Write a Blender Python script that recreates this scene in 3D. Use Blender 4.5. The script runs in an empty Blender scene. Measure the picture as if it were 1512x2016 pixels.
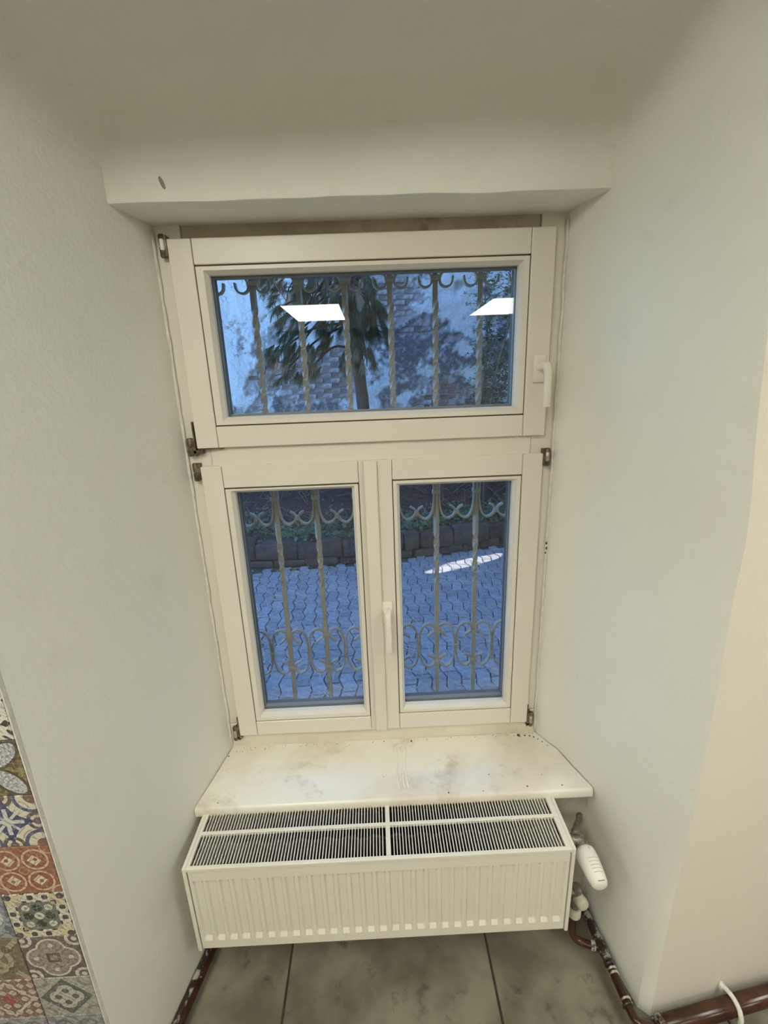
import bpy, bmesh, math, random
from mathutils import Vector, Matrix, noise
from math import sin, cos, pi, radians as R

random.seed(7)
scene = bpy.context.scene
COL = scene.collection

# ------------------------------------------------------------ camera
F_PX, YAW, PITCH, ROLL = 890.65, 0.0153, 0.2785, -0.0375
CAM = Vector((0.5297, -0.8613, 1.1563))
def cam_axes():
    f = Vector((sin(YAW)*cos(PITCH), cos(YAW)*cos(PITCH), -sin(PITCH)))
    r = Vector((cos(YAW), -sin(YAW), 0))
    u = r.cross(f)
    return cos(ROLL)*r + sin(ROLL)*u, -sin(ROLL)*r + cos(ROLL)*u, f
AX_R, AX_U, AX_F = cam_axes()
cd = bpy.data.cameras.new('camera')
cam = bpy.data.objects.new('camera', cd)
COL.objects.link(cam)
cam.matrix_world = Matrix(((AX_R.x, AX_U.x, -AX_F.x, CAM.x), (AX_R.y, AX_U.y, -AX_F.y, CAM.y),
                           (AX_R.z, AX_U.z, -AX_F.z, CAM.z), (0, 0, 0, 1)))
cd.sensor_fit = 'VERTICAL'
cd.sensor_height = 36.0
cd.lens = 36.0*F_PX/2016.0
cd.clip_start = 0.02
cd.clip_end = 200
scene.camera = cam

# ------------------------------------------------------------ light
SKY_STRENGTH = 19.0
SUN_STRENGTH = 13.0
PANEL_STRENGTH = 13.8
PANEL_COLOUR = (0.98, 0.975, 0.855)
world = bpy.data.worlds.new('world')
scene.world = world
world.use_nodes = True
wt = world.node_tree
bg = wt.nodes['Background']
sky = wt.nodes.new('ShaderNodeTexSky')
sky.sky_type = 'HOSEK_WILKIE'
sky.turbidity = 2.2
sky.ground_albedo = 0.25
sky.sun_direction = Vector((0.72, 0.32, 0.62)).normalized()
gam = wt.nodes.new('ShaderNodeMix'); gam.data_type = 'RGBA'; gam.blend_type = 'MULTIPLY'
gam.inputs[0].default_value = 1.0
gam.inputs[7].default_value = (0.53, 0.86, 1.38, 1)     # camera white balance: the room is balanced, daylight reads blue
wt.links.new(sky.outputs[0], gam.inputs[6])
wt.links.new(gam.outputs[2], bg.inputs[0])
bg.inputs[1].default_value = SKY_STRENGTH

SUN_DIR = Vector((0.95, 0.42, 0.87)).normalized()        # towards the sun, through the hole in the added sun-blocking wall
sl = bpy.data.lights.new('sun', 'SUN')
sl.energy = SUN_STRENGTH
sl.angle = R(0.5)
sl.color = (1.0, 0.95, 0.9)
so = bpy.data.objects.new('sun', sl)
COL.objects.link(so)
so.rotation_euler = SUN_DIR.to_track_quat('Z', 'Y').to_euler()
so.location = (3, 3, 9)

vs = scene.view_settings
vs.view_transform = 'Standard'
vs.look = 'None'
vs.gamma = 1.0
vs.use_curve_mapping = False
vs.exposure = 0.0

# ------------------------------------------------------------ node helpers
class NX:
    """a value socket with operators, so patterns can be written as formulas"""
    def __init__(s, t, v): s.t, s.v = t, v
    def op(s, o, *a):
        n = s.t.nodes.new('ShaderNodeMath'); n.operation = o
        for i, x in enumerate((s,)+a):
            x = x.v if isinstance(x, NX) else x
            if isinstance(x, (int, float)): n.inputs[i].default_value = x
            else: s.t.links.new(x, n.inputs[i])
        return NX(s.t, n.outputs[0])
    def __add__(s, o): return s.op('ADD', o)
    def __sub__(s, o): return s.op('SUBTRACT', o)
    def __mul__(s, o): return s.op('MULTIPLY', o)
    def __truediv__(s, o): return s.op('DIVIDE', o)
    __radd__ = __add__
    __rmul__ = __mul__
    def abs(s): return s.op('ABSOLUTE')
    def sin(s): return s.op('SINE')
    def sqrt(s): return s.op('SQRT')
    def lt(s, o): return s.op('LESS_THAN', o)
    def gt(s, o): return s.op('GREATER_THAN', o)
    def min(s, o): return s.op('MINIMUM', o)
    def max(s, o): return s.op('MAXIMUM', o)
    def inv(s): return s*-1.0 + 1.0
    def band(s, c, w): return (s-c).abs().lt(w)

def mixc(t, fac, a, b):
    n = t.nodes.new('ShaderNodeMix'); n.data_type = 'RGBA'
    for sock, x in ((n.inputs[0], fac), (n.inputs[6], a), (n.inputs[7], b)):
        x = x.v if isinstance(x, NX) else x
        if isinstance(x, (int, float)): sock.default_value = x
        elif isinstance(x, tuple): sock.default_value = x if len(x) == 4 else x+(1,)
        else: t.links.new(x, sock)
    return n.outputs[2]

def newmat(name):
    m = bpy.data.materials.new(name); m.use_nodes = True
    t = m.node_tree
    return m, t, t.nodes['Principled BSDF']

def ntex(t, scale, detail=4, rough=0.55, coord='Object', dist=0.0, stretch=None):
    tc = t.nodes.new('ShaderNodeTexCoord')
    src = tc.outputs[coord]
    if stretch:
        mp = t.nodes.new('ShaderNodeMapping'); mp.inputs['Scale'].default_value = stretch
        t.links.new(src, mp.inputs[0]); src = mp.outputs[0]
    n = t.nodes.new('ShaderNodeTexNoise')
    n.inputs['Scale'].default_value = scale; n.inputs['Detail'].default_value = detail
    n.inputs['Roughness'].default_value = rough; n.inputs['Distortion'].default_value = dist
    t.links.new(src, n.inputs['Vector'])
    return NX(t, n.outputs['Fac'])

def ramp(t, x, lo, hi):
    n = t.nodes.new('ShaderNodeMapRange')
    n.inputs[1].default_value = lo; n.inputs[2].default_value = hi
    t.links.new(x.v, n.inputs[0])
    return NX(t, n.outputs[0])

def pm(name, col, rough=0.6, col2=None, ns=8, lo=0.4, hi=0.65, bump=0, bs=60, rand=0.0, metal=0.0, spec=0.5, extra=None, stretch=None):
    m, t, b = newmat(name)
    b.inputs['Roughness'].default_value = rough
    b.inputs['Metallic'].default_value = metal
    b.inputs['Specular IOR Level'].default_value = spec
    c = None
    if col2:
        c = mixc(t, ramp(t, ntex(t, ns, stretch=stretch), lo, hi), col, col2)
    if extra:
        ec, es, el, eh = extra
        c = mixc(t, ramp(t, ntex(t, es, 6, 0.65), el, eh), c if c else col, ec)
    if rand:
        oi = t.nodes.new('ShaderNodeObjectInfo')
        h = t.nodes.new('ShaderNodeHueSaturation')
        v = NX(t, oi.outputs['Random'])*(2*rand) + (1-rand)
        t.links.new(v.v, h.inputs['Value'])
        if c: t.links.new(c, h.inputs['Color'])
        else: h.inputs['Color'].default_value = col+(1,)
        c = h.outputs[0]
    if c: t.links.new(c, b.inputs['Base Color'])
    else: b.inputs['Base Color'].default_value = col+(1,)
    if bump:
        bn = t.nodes.new('ShaderNodeBump'); bn.inputs['Strength'].default_value = bump
        bn.inputs['Distance'].default_value = 0.004
        t.links.new(ntex(t, bs, 5, 0.6).v, bn.inputs['Height'])
        t.links.new(bn.outputs[0], b.inputs['Normal'])
    return m

# ------------------------------------------------------------ materials
M = {}
M['plaster'] = pm('niche_plaster', (0.785, 0.772, 0.695), 0.62, (0.815, 0.806, 0.735), 2.2, bump=0.45, bs=70, extra=((0.72, 0.705, 0.625), 5, 0.60, 0.80))
M['plaster_front'] = pm('beige_wall_paint', (0.77, 0.715, 0.615), 0.6, (0.80, 0.745, 0.65), 2.0, bump=0.3, bs=110)
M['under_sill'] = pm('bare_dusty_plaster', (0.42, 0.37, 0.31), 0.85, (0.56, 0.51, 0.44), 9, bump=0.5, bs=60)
M['filler'] = pm('white_filler', (0.80, 0.78, 0.68), 0.55, (0.70, 0.68, 0.58), 40, bump=0.8, bs=160)
M['frame'] = pm('cream_window_paint', (0.72, 0.673, 0.580), 0.34, (0.745, 0.698, 0.605), 3, bump=0.05, bs=40, spec=0.45)
M['frame_dirty'] = pm('grimy_window_paint', (0.66, 0.60, 0.48), 0.4, (0.74, 0.68, 0.555), 6, extra=((0.33, 0.28, 0.20), 14, 0.62, 0.85), bump=0.05)
M['frame_grime_shade'] = pm('grimy_shaded_window_paint', (0.40, 0.345, 0.25), 0.55, (0.50, 0.44, 0.33), 8, extra=((0.16, 0.13, 0.09), 9, 0.58, 0.8))  # dirt on the recessed head plus its shade, both put into the colour
M['groove'] = pm('dark_joint', (0.09, 0.06, 0.04), 0.9)
M['gasket'] = pm('grey_gasket', (0.10, 0.105, 0.11), 0.5)
M['spacer'] = pm('aluminium_spacer', (0.25, 0.26, 0.24), 0.5, metal=0.2)
M['sill'] = pm('cream_gloss_sill', (0.82, 0.79, 0.70), 0.20, (0.72, 0.665, 0.555), 4, 0.46, 0.62, bump=0.06, bs=30, extra=((0.55, 0.49, 0.38), 9, 0.57, 0.75), spec=0.5)
M['paint_mark'] = pm('pale_paint_streak', (0.86, 0.83, 0.72), 0.3)
M['crumb'] = pm('dark_crumbs', (0.07, 0.055, 0.04), 0.9, rand=0.3)
M['rad'] = pm('white_enamel', (0.72, 0.685, 0.58), 0.28, (0.74, 0.705, 0.60), 4, spec=0.5)
M['rad_in'] = pm('shade_dark_radiator_inside', (0.050, 0.047, 0.042), 0.8, (0.10, 0.095, 0.085), 14)  # white paint inside; the deep shade between the slats is put into this colour
M['plastic'] = pm('white_plastic', (0.78, 0.76, 0.68), 0.35, (0.80, 0.78, 0.70), 10)
M['mark'] = pm('grey_print', (0.22, 0.21, 0.19), 0.6)
M['handle'] = pm('white_handle_lacquer', (0.78, 0.735, 0.63), 0.28)
M['hinge'] = pm('tarnished_brown_steel', (0.11, 0.085, 0.055), 0.42, (0.24, 0.20, 0.13), 60, metal=0.7)
M['hinge_light'] = pm('worn_steel_pin', (0.55, 0.50, 0.40), 0.32, (0.40, 0.34, 0.24), 60, metal=0.5)
M['nickel'] = pm('limescaled_nickel', (0.20, 0.185, 0.15), 0.32, (0.50, 0.48, 0.42), 90, 0.52, 0.68, metal=0.6, bump=0.4, bs=120)
M['grey_plastic'] = pm('yellowed_cap_plastic', (0.50, 0.47, 0.37), 0.45, (0.56, 0.53, 0.43), 20)
M['pipe'] = pm('brown_pipe_paint', (0.028, 0.010, 0.007), 0.25, (0.05, 0.018, 0.011), 30, extra=((0.55, 0.52, 0.44), 38, 0.66, 0.72))
M['pipe_clean'] = pm('red_brown_pipe_paint', (0.034, 0.012, 0.007), 0.22, (0.075, 0.025, 0.012), 22)
M['pipe_splashed'] = pm('paint_splashed_pipe', (0.03, 0.016, 0.011), 0.35, (0.40, 0.39, 0.35), 48, 0.52, 0.62)
M['ring_paint'] = pm('chipped_white_on_brown', (0.06, 0.035, 0.025), 0.4, (0.52, 0.50, 0.44), 70, 0.42, 0.52)
M['tile'] = pm('stone_floor_tile', (0.135, 0.119, 0.084), 0.45, (0.255, 0.230, 0.170), 6, 0.38, 0.64, bump=0.12, bs=30, rand=0.06, extra=((0.070, 0.060, 0.040), 16, 0.58, 0.74))
M['grout'] = pm('dark_grout', (0.035, 0.028, 0.02), 0.9, (0.06, 0.05, 0.035), 40)
M['wall_grout'] = pm('grey_wall_grout', (0.40, 0.39, 0.35), 0.85)
M['iron'] = pm('taupe_iron_paint', (0.44, 0.37, 0.27), 0.36, (0.49, 0.415, 0.31), 20, bump=0.15, bs=120)
M['render'] = pm('house_render', (0.62, 0.58, 0.50), 0.9, (0.55, 0.51, 0.44), 3, bump=0.4)
M['white_room'] = pm('room_white_paint', (0.74, 0.72, 0.65), 0.7, (0.77, 0.75, 0.68), 1.5)
M['room_wall'] = pm('room_taupe_paint', (0.36, 0.33, 0.28), 0.75, (0.40, 0.37, 0.32), 1.5)
M['paver'] = pm('grey_concrete_paver', (0.27, 0.27, 0.27), 0.8, (0.40, 0.396, 0.392), 22, bump=0.5, bs=120, rand=0.16)
M['joint'] = pm('dark_joint_sand', (0.045, 0.045, 0.04), 0.95, (0.07, 0.075, 0.06), 30)
M['stone'] = pm('dark_rubble_stone', (0.045, 0.042, 0.040), 0.85, (0.085, 0.08, 0.074), 9, bump=0.8, bs=40, rand=0.22)
M['soil'] = pm('leaf_litter_soil', (0.025, 0.018, 0.016), 0.95, (0.065, 0.045, 0.04), 16, bump=0.8, bs=40)
M['bark'] = pm('red_brown_bark', (0.035, 0.022, 0.022), 0.9, (0.07, 0.045, 0.042), 18, bump=1.0, bs=50)
M['needle'] = pm('pine_needles', (0.03, 0.055, 0.026), 0.55, (0.07, 0.095, 0.045), 9)
M['needle_dry'] = pm('dry_pine_needles', (0.26, 0.20, 0.13), 0.7, (0.34, 0.28, 0.20), 9)
M['leaf'] = pm('dark_glossy_leaf', (0.035, 0.075, 0.030), 0.38, (0.07, 0.13, 0.05), 12)
M['leaf_ivy'] = pm('ivy_leaf', (0.025, 0.065, 0.028), 0.35, (0.07, 0.15, 0.055), 8)
M['twig'] = pm('dry_twig', (0.16, 0.12, 0.09), 0.9, (0.26, 0.20, 0.15), 20)
M['straw'] = pm('dry_straw', (0.55, 0.48, 0.36), 0.8, (0.66, 0.60, 0.48), 6)
M['brick'] = pm('limewashed_brick', (0.17, 0.145, 0.14), 0.9, (0.42, 0.40, 0.39), 14, 0.46, 0.66, bump=0.7, bs=60, rand=0.2)
M['brick_red'] = pm('bare_red_brick', (0.13, 0.075, 0.07), 0.9, (0.26, 0.19, 0.18), 14, bump=0.7, bs=60, rand=0.25)

m, t, b = newmat('window_glass')                    # thin pane: mostly clear, a little mirror on each face
t.nodes.remove(b)
lw = t.nodes.new('ShaderNodeLayerWeight'); lw.inputs[0].default_value = 0.5
fac = NX(t, lw.outputs['Facing']).op('POWER', 5.0)*0.9 + 0.042
tr = t.nodes.new('ShaderNodeBsdfTransparent'); tr.inputs[0].default_value = (0.965, 0.975, 0.975, 1)
gl = t.nodes.new('ShaderNodeBsdfGlossy'); gl.inputs['Roughness'].default_value = 0.0
mx = t.nodes.new('ShaderNodeMixShader')
t.links.new(fac.v, mx.inputs[0]); t.links.new(tr.outputs[0], mx.inputs[1]); t.links.new(gl.outputs[0], mx.inputs[2])
t.links.new(mx.outputs[0], t.nodes['Material Output'].inputs[0])
M['glass'] = m

m, t, b = newmat('lamp_diffuser')
b.inputs['Base Color'].default_value = (0.8, 0.8, 0.8, 1)
b.inputs['Emission Color'].default_value = PANEL_COLOUR+(1,)
b.inputs['Emission Strength'].default_value = PANEL_STRENGTH
M['lamp'] = m

m, t, b = newmat('weathered_wall')                  # colour zones of old plaster are stored on the mesh
at = t.nodes.new('ShaderNodeAttribute'); at.attribute_name = 'zone'
c = mixc(t, ramp(t, ntex(t, 9, 8, 0.75), 0.50, 0.66)*0.55, at.outputs['Color'], (0.80, 0.80, 0.80))
c = mixc(t, ramp(t, ntex(t, 6, 8, 0.8, dist=1.2), 0.55, 0.66)*0.5, c, (0.19, 0.185, 0.19))
vo = t.nodes.new('ShaderNodeTexVoronoi'); vo.feature = 'DISTANCE_TO_EDGE'; vo.inputs['Scale'].default_value = 3.2
tc = t.nodes.new('ShaderNodeTexCoord'); nz = t.nodes.new('ShaderNodeTexNoise'); nz.inputs['Scale'].default_value = 3.0; nz.inputs['Detail'].default_value = 6
va = t.nodes.new('ShaderNodeVectorMath'); va.operation = 'MULTIPLY_ADD'; va.inputs[1].default_value = (0.55, 0.55, 0.55)
t.links.new(tc.outputs['Object'], nz.inputs['Vector']); t.links.new(nz.outputs['Color'], va.inputs[0]); t.links.new(tc.outputs['Object'], va.inputs[2]); t.links.new(va.outputs[0], vo.inputs['Vector'])
crack = NX(t, vo.outputs['Distance']).lt(0.018)*ramp(t, ntex(t, 2.0), 0.45, 0.55)
c = mixc(t, crack*0.6, c, (0.20, 0.19, 0.19))
t.links.new(c, b.inputs['Base Color'])
b.inputs['Roughness'].default_value = 0.92
bn = t.nodes.new('ShaderNodeBump'); bn.inputs['Strength'].default_value = 1.0; bn.inputs['Distance'].default_value = 0.05
t.links.new(ntex(t, 16, 8, 0.7).v, bn.inputs['Height']); t.links.new(bn.outputs[0], b.inputs['Normal'])
M['old_wall'] = m

# ---- printed patterns of the patchwork wall tiles (u, v run from -1 to 1 over one tile)
def tile_mat(name, fn):
    m, t, b = newmat(name)
    tc = t.nodes.new('ShaderNodeTexCoord'); sx = t.nodes.new('ShaderNodeSeparateXYZ')
    t.links.new(tc.outputs['Object'], sx.inputs[0])
    u = NX(t, sx.outputs[0])*(1/0.0575); v = NX(t, sx.outputs[2])*(1/0.0575)
    c = fn(t, u, v)
    w1 = (u*11.0 + (v*8.0).sin()*2.2).sin()*(v*11.0 + (u*8.0).sin()*2.2).sin()
    c = mixc(t, w1.abs().lt(0.16)*0.45, c, (0.07, 0.06, 0.05))
    w2 = ((u*17.0).sin()*(v*17.0).sin() + (u*9.0+v*5.0).sin()*0.5).band(0.55, 0.12)
    c = mixc(t, w2*0.30, c, (0.55, 0.51, 0.43))
    n = ramp(t, ntex(t, 60, 4), 0.35, 0.75)
    c = mixc(t, n*0.22, c, (0.30, 0.28, 0.24))
    t.links.new(c, b.inputs['Base Color'])
    b.inputs['Roughness'].default_value = 0.32
    return m
CREAM = (0.58, 0.54, 0.43); DARK = (0.045, 0.038, 0.036)
def circ(u, v, x, y): return ((u-x)*(u-x) + (v-y)*(v-y)).sqrt()
def p_floral(t, u, v):
    a, b = u.abs(), v.abs()
    s = (u*9.0 + (v*7.0).sin()*1.8).sin()*(v*9.5 + (u*6.5).sin()*1.6).sin()
    f = s.gt(0.12).max(circ(a, b, 0.5, 0.5).lt(0.2)).max(circ(u, v, 0, 0).band(0.34, 0.06))
    return mixc(t, f, (0.62, 0.60, 0.53), (0.04, 0.037, 0.033))
def p_ovals(t, u, v):
    a, b = u.abs(), v.abs()
    p = (a+b-1.0)*0.7071; q = (a-b)*0.7071
    e = (p*p*(1/0.30) + q*q*(1/0.085)).sqrt()
    tx = ramp(t, ntex(t, 260, 3), 0.42, 0.58)
    base = mixc(t, ramp(t, ntex(t, 110, 3), 0.42, 0.60), (0.095, 0.07, 0.03), (0.27, 0.22, 0.075))
    c = mixc(t, e.lt(1.3), base, (0.075, 0.052, 0.028))
    return mixc(t, e.lt(1.0), c, mixc(t, tx, (0.60, 0.61, 0.60), (0.24, 0.26, 0.30)))
def p_blue(t, u, v):
    a, b = u.abs(), v.abs()
    star = (a.sqrt()+b.sqrt()).lt(1.12).max((a+b).lt(0.62))
    r = circ(u, v, 0, 0)
    pet = ((a-b).abs().lt(0.07).max(a.min(b).lt(0.07)))*r.lt(0.52)
    c = mixc(t, circ(a, b, 0.95, 0.0).band(0.30, 0.06).max(circ(a, b, 0.0, 0.95).band(0.30, 0.06)), CREAM, (0.10, 0.085, 0.075))
    c = mixc(t, circ(a, b, 0.92, 0.92).band(0.52, 0.06), c, (0.07, 0.075, 0.17))
    c = mixc(t, circ(a, b, 0.95, 0.95).lt(0.25), c, (0.17, 0.085, 0.07))
    c = mixc(t, circ(a, b, 0.95, 0.0).lt(0.14).max(circ(a, b, 0.0, 0.95).lt(0.14)), c, (0.12, 0.09, 0.07))
    c = mixc(t, star*r.lt(0.98), c, (0.045, 0.045, 0.15))
    return mixc(t, pet, c, (0.52, 0.53, 0.50))
def p_red(t, u, v):
    a, b = u.abs(), v.abs()
    sc = circ(a, b, 0.46, 0.46)
    curve = sc.band(0.40, 0.035).max(circ(a, b, 1.0, 1.0).band(0.30, 0.03))
    leaf = ((a-0.42).abs()+(b-0.42).abs()*1.0).lt(0.24)*((a*1.0+b-0.62).gt(0.0))
    eye = circ(a, b, 0.46, 0.46).lt(0.07)
    c = mixc(t, ramp(t, ntex(t, 90, 3), 0.4, 0.62), (0.25, 0.085, 0.042), (0.31, 0.115, 0.06))
    c = mixc(t, curve, c, (0.56, 0.38, 0.26))
    c = mixc(t, leaf, c, (0.60, 0.50, 0.38))
    c = mixc(t, eye, c, (0.26, 0.10, 0.05))
    return mixc(t, circ(u, v, 0, 0).band(0.15, 0.025), c, (0.45, 0.20, 0.10))
def p_green(t, u, v):
    a, b = u.abs(), v.abs(); mxx = a.max(b)
    inner = mxx.lt(0.64)
    bord = (u*13.0).sin()*(v*13.0).sin()
    c = mixc(t, bord.gt(0.22), CREAM, DARK)
    c = mixc(t, circ(a, b, 0.86, 0.62).lt(0.12).max(circ(a, b, 0.62, 0.86).lt(0.12)), c, (0.55, 0.48, 0.28))
    c = mixc(t, circ(a, b, 0.87, 0.87).lt(0.13), c, (0.05, 0.04, 0.045))
    g = mixc(t, (a+b).gt(1.05), (0.125, 0.15, 0.135), (0.36, 0.28, 0.16))
    g = mixc(t, circ(a, b, 0.36, 0.0).lt(0.17).max(circ(a, b, 0.0, 0.36).lt(0.17)), g, (0.022, 0.035, 0.025))
    g = mixc(t, circ(a, b, 0.38, 0.38).lt(0.14).max(circ(u, v, 0, 0).lt(0.16)), g, (0.52, 0.53, 0.44))
    g = mixc(t, circ(a, b, 0.38, 0.38).lt(0.05).max(circ(u, v, 0, 0).lt(0.06)), g, (0.30, 0.28, 0.15))
    return mixc(t, inner, c, g)
def quatre(t, u, v, body, line, corner, mid):
    a, b = u.abs(), v.abs()
    d = circ(a, b, 0.42, 0.0).min(circ(a, b, 0.0, 0.42))
    c = mixc(t, circ(a, b, 0.88, 0.88).band(0.26, 0.06).max(circ(a, b, 0.88, 0.88).lt(0.1)), corner, line)
    c = mixc(t, d.lt(0.52), c, line)
    c = mixc(t, d.lt(0.44), c, body)
    c = mixc(t, circ(a, b, 0.6, 0.0).lt(0.09).max(circ(a, b, 0.0, 0.6).lt(0.09)), c, line)
    c = mixc(t, a.max(b).band(0.18, 0.05), c, mid)
    return c
def p_quatre(t, u, v):
    body = mixc(t, ramp(t, ntex(t, 150, 3), 0.4, 0.6), (0.22, 0.18, 0.14), (0.30, 0.25, 0.20))
    return quatre(t, u, v, body, (0.55, 0.50, 0.42), (0.10, 0.08, 0.075), (0.07, 0.06, 0.055))
def p_grey(t, u, v):
    a, b = u.abs(), v.abs()
    body = mixc(t, ramp(t, ntex(t, 150, 3), 0.4, 0.6), (0.30, 0.30, 0.24), (0.38, 0.38, 0.31))
    ring = circ(a, b, 0.3, 0.0).band(0.22, 0.09).max(circ(a, b, 0.0, 0.3).band(0.22, 0.09))
    c = mixc(t, ((a+b).lt(0.95)), body, (0.09, 0.09, 0.09))
    c = mixc(t, ring, c, (0.42, 0.42, 0.35))
    return mixc(t, circ(a, b, 0.85, 0.85).band(0.28, 0.06), c, (0.22, 0.21, 0.17))
def p_star(t, u, v):
    a, b = u.abs(), v.abs()
    c = mixc(t, ramp(t, ntex(t, 90, 3), 0.45, 0.55), (0.10, 0.12, 0.15), (0.30, 0.31, 0.31))
    d = circ(a, b, 0.4, 0.0).min(circ(a, b, 0.0, 0.4))
    c = mixc(t, d.lt(0.50), c, (0.22, 0.27, 0.33))
    c = mixc(t, d.lt(0.42), c, (0.55, 0.54, 0.48))
    return mixc(t, (a.sqrt()+b.sqrt()).lt(0.62), c, (0.12, 0.12, 0.14))
def p_olive(t, u, v):
    a, b = u.abs(), v.abs()
    c = mixc(t, ((a-b).abs().lt(0.14)).max(circ(u, v, 0, 0).band(0.55, 0.09)), (0.15, 0.115, 0.065), (0.36, 0.31, 0.20))
    return mixc(t, circ(a, b, 0.5, 0.5).lt(0.16).max(circ(u, v, 0, 0).lt(0.15)), c, (0.10, 0.075, 0.04))
def p_lattice(t, u, v):
    a, b = u.abs(), v.abs()
    s = ((u+v)*9.0).sin()*((u-v)*9.0).sin()
    c = mixc(t, s.gt(0.1), (0.20, 0.10, 0.075), (0.47, 0.40, 0.32))
    c = mixc(t, (a+b).band(0.85, 0.07), c, (0.52, 0.46, 0.37))
    return mixc(t, (a+b).lt(0.32), c, (0.30, 0.06, 0.04))
def p_slate(t, u, v):
    a, b = u.abs(), v.abs()
    s = (u*8.0 + (v*6.0).sin()).sin()*(v*8.0 + (u*6.0).sin()).sin()
    c = mixc(t, s.gt(0.0), (0.17, 0.175, 0.18), (0.31, 0.31, 0.31))
    return mixc(t, circ(a, b, 0.45, 0.45).band(0.30, 0.05), c, (0.10, 0.10, 0.115))
TILE_MATS = {}
for nm, fn in (('floral', p_floral), ('ovals', p_ovals), ('blue', p_blue), ('red', p_red), ('green', p_green),
               ('quatre', p_quatre), ('grey', p_grey), ('star', p_star), ('olive', p_olive), ('lattice', p_lattice), ('slate', p_slate)):
    TILE_MATS[nm] = tile_mat('patchwork_tile_'+nm, fn)

# ------------------------------------------------------------ mesh helpers
WPOS = {}
def wpos(o): return WPOS.get(o.name, Vector((0, 0, 0))) if o else Vector((0, 0, 0))
def obj(name, bm, mat, parent=None, smooth=False, label=None, cat=None, group=None, kind=None, origin=None, autosmooth=None, recalc=True):
    me = bpy.data.meshes.new(name)
    if recalc: bmesh.ops.recalc_face_normals(bm, faces=bm.faces)
    else: bm.normal_update()
    if origin is None:
        xs = [v.co for v in bm.verts]
        lo = Vector((min(c.x for c in xs), min(c.y for c in xs), min(c.z for c in xs)))
        hi = Vector((max(c.x for c in xs), max(c.y for c in xs), max(c.z for c in xs)))
        origin = (lo+hi)/2
        if parent is None: origin.z = lo.z
    origin = Vector(origin)
    for v in bm.verts: v.co -= origin
    bm.to_mesh(me); bm.free()
    if isinstance(mat, (list, tuple)):
        for x in mat: me.materials.append(x)
    else: me.materials.append(mat)
    if smooth:
        for p in me.polygons: p.use_smooth = True
        if autosmooth: me.set_sharp_from_angle(angle=R(autosmooth))
    o = bpy.data.objects.new(name, me)
    COL.objects.link(o)
    WPOS[o.name] = origin
    if parent: o.parent = parent
    o.location = origin - wpos(parent)
    tag(o, label, cat, group, kind)
    return o
def tag(o, label=None, cat=None, group=None, kind=None):
    for k, v in (('label', label), ('category', cat), ('group', group), ('kind', kind)):
        if v: o[k] = v
    return o
def empty(name, loc, label, cat, group=None, kind=None):
    o = bpy.data.objects.new(name, None); COL.objects.link(o)
    o.empty_display_size = 0.05
    o.location = loc; WPOS[o.name] = Vector(loc)
    return tag(o, label, cat, group, kind)
def inst(src, pos, parent, rotz=0.0, mat=None, name=None):
    """another object sharing the mesh of src, its origin at pos"""
    o = bpy.data.objects.new(name or src.name.split('.')[0], src.data); COL.objects.link(o)
    pos = Vector(pos)
    WPOS[o.name] = pos
    o.parent = parent
    o.location = pos - wpos(parent)
    o.rotation_euler = (0, 0, rotz)
    return o
def NB(): return bmesh.new()
def box(bm, x0, x1, y0, y1, z0, z1, bev=0.0, seg=1):
    r = bmesh.ops.create_cube(bm, size=1.0)
    vs = r['verts']
    for v in vs:
        v.co = Vector(((x0+x1)/2 + v.co.x*(x1-x0), (y0+y1)/2 + v.co.y*(y1-y0), (z0+z1)/2 + v.co.z*(z1-z0)))
    if bev:
        es = list({e for v in vs for e in v.link_edges})
        bmesh.ops.bevel(bm, geom=es, offset=bev, segments=seg, affect='EDGES', profile=0.5)
    return bm
def bx(*a, **k): return box(NB(), *a, **k)
def catmull(pts, n=6, closed=False):
    pts = [Vector(p) for p in pts]; out = []
    m = len(pts)
    for i in range(m-1 if not closed else m):
        p0 = pts[max(i-1, 0)] if not closed else pts[(i-1) % m]
        p1 = pts[i]; p2 = pts[(i+1) % m]
        p3 = pts[min(i+2, m-1)] if not closed else pts[(i+2) % m]
        for k in range(n):
            t = k/n
            out.append(0.5*((2*p1)+(p2-p0)*t+(2*p0-5*p1+4*p2-p3)*t*t+(3*p1-p0-3*p2+p3)*t*t*t))
    if not closed: out.append(pts[-1])
    return out
def tube(bm, pts, r, seg=10, cap=True):
    pts = [Vector(p) for p in pts]
    rs = r if isinstance(r, (list, tuple)) else [r]*len(pts)
    rings = []; up = None
    for i, p in enumerate(pts):
        d = (pts[min(i+1, len(pts)-1)] - pts[max(i-1, 0)]).normalized()
        if up is None:
            up = Vector((0, 0, 1)) if abs(d.z) < 0.9 else Vector((1, 0, 0))
        s = d.cross(up).normalized(); up = s.cross(d).normalized()
        rings.append([bm.verts.new(p + rs[i]*(cos(2*pi*k/seg)*s + sin(2*pi*k/seg)*up)) for k in range(seg)])
    for a, b in zip(rings, rings[1:]):
        for k in range(seg): bm.faces.new((a[k], a[(k+1) % seg], b[(k+1) % seg], b[k]))
    if cap:
        bm.faces.new(rings[0][::-1]); bm.faces.new(rings[-1])
    return bm
def lathe(bm, o, d, prof, seg=24):
    o = Vector(o); d = Vector(d).normalized()
    pts = [o+d*t for t, r in prof]
    s = d.orthogonal().normalized(); u = d.cross(s)
    rings = []
    for p, (t, r) in zip(pts, prof):
        rings.append([bm.verts.new(p + max(r, 1e-4)*(cos(2*pi*k/seg)*s + sin(2*pi*k/seg)*u)) for k in range(seg)])
    for a, b in zip(rings, rings[1:]):
        for k in range(seg): bm.faces.new((a[k], a[(k+1) % seg], b[(k+1) % seg], b[k]))
    bm.faces.new(rings[0][::-1]); bm.faces.new(rings[-1])
    return bm
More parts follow.
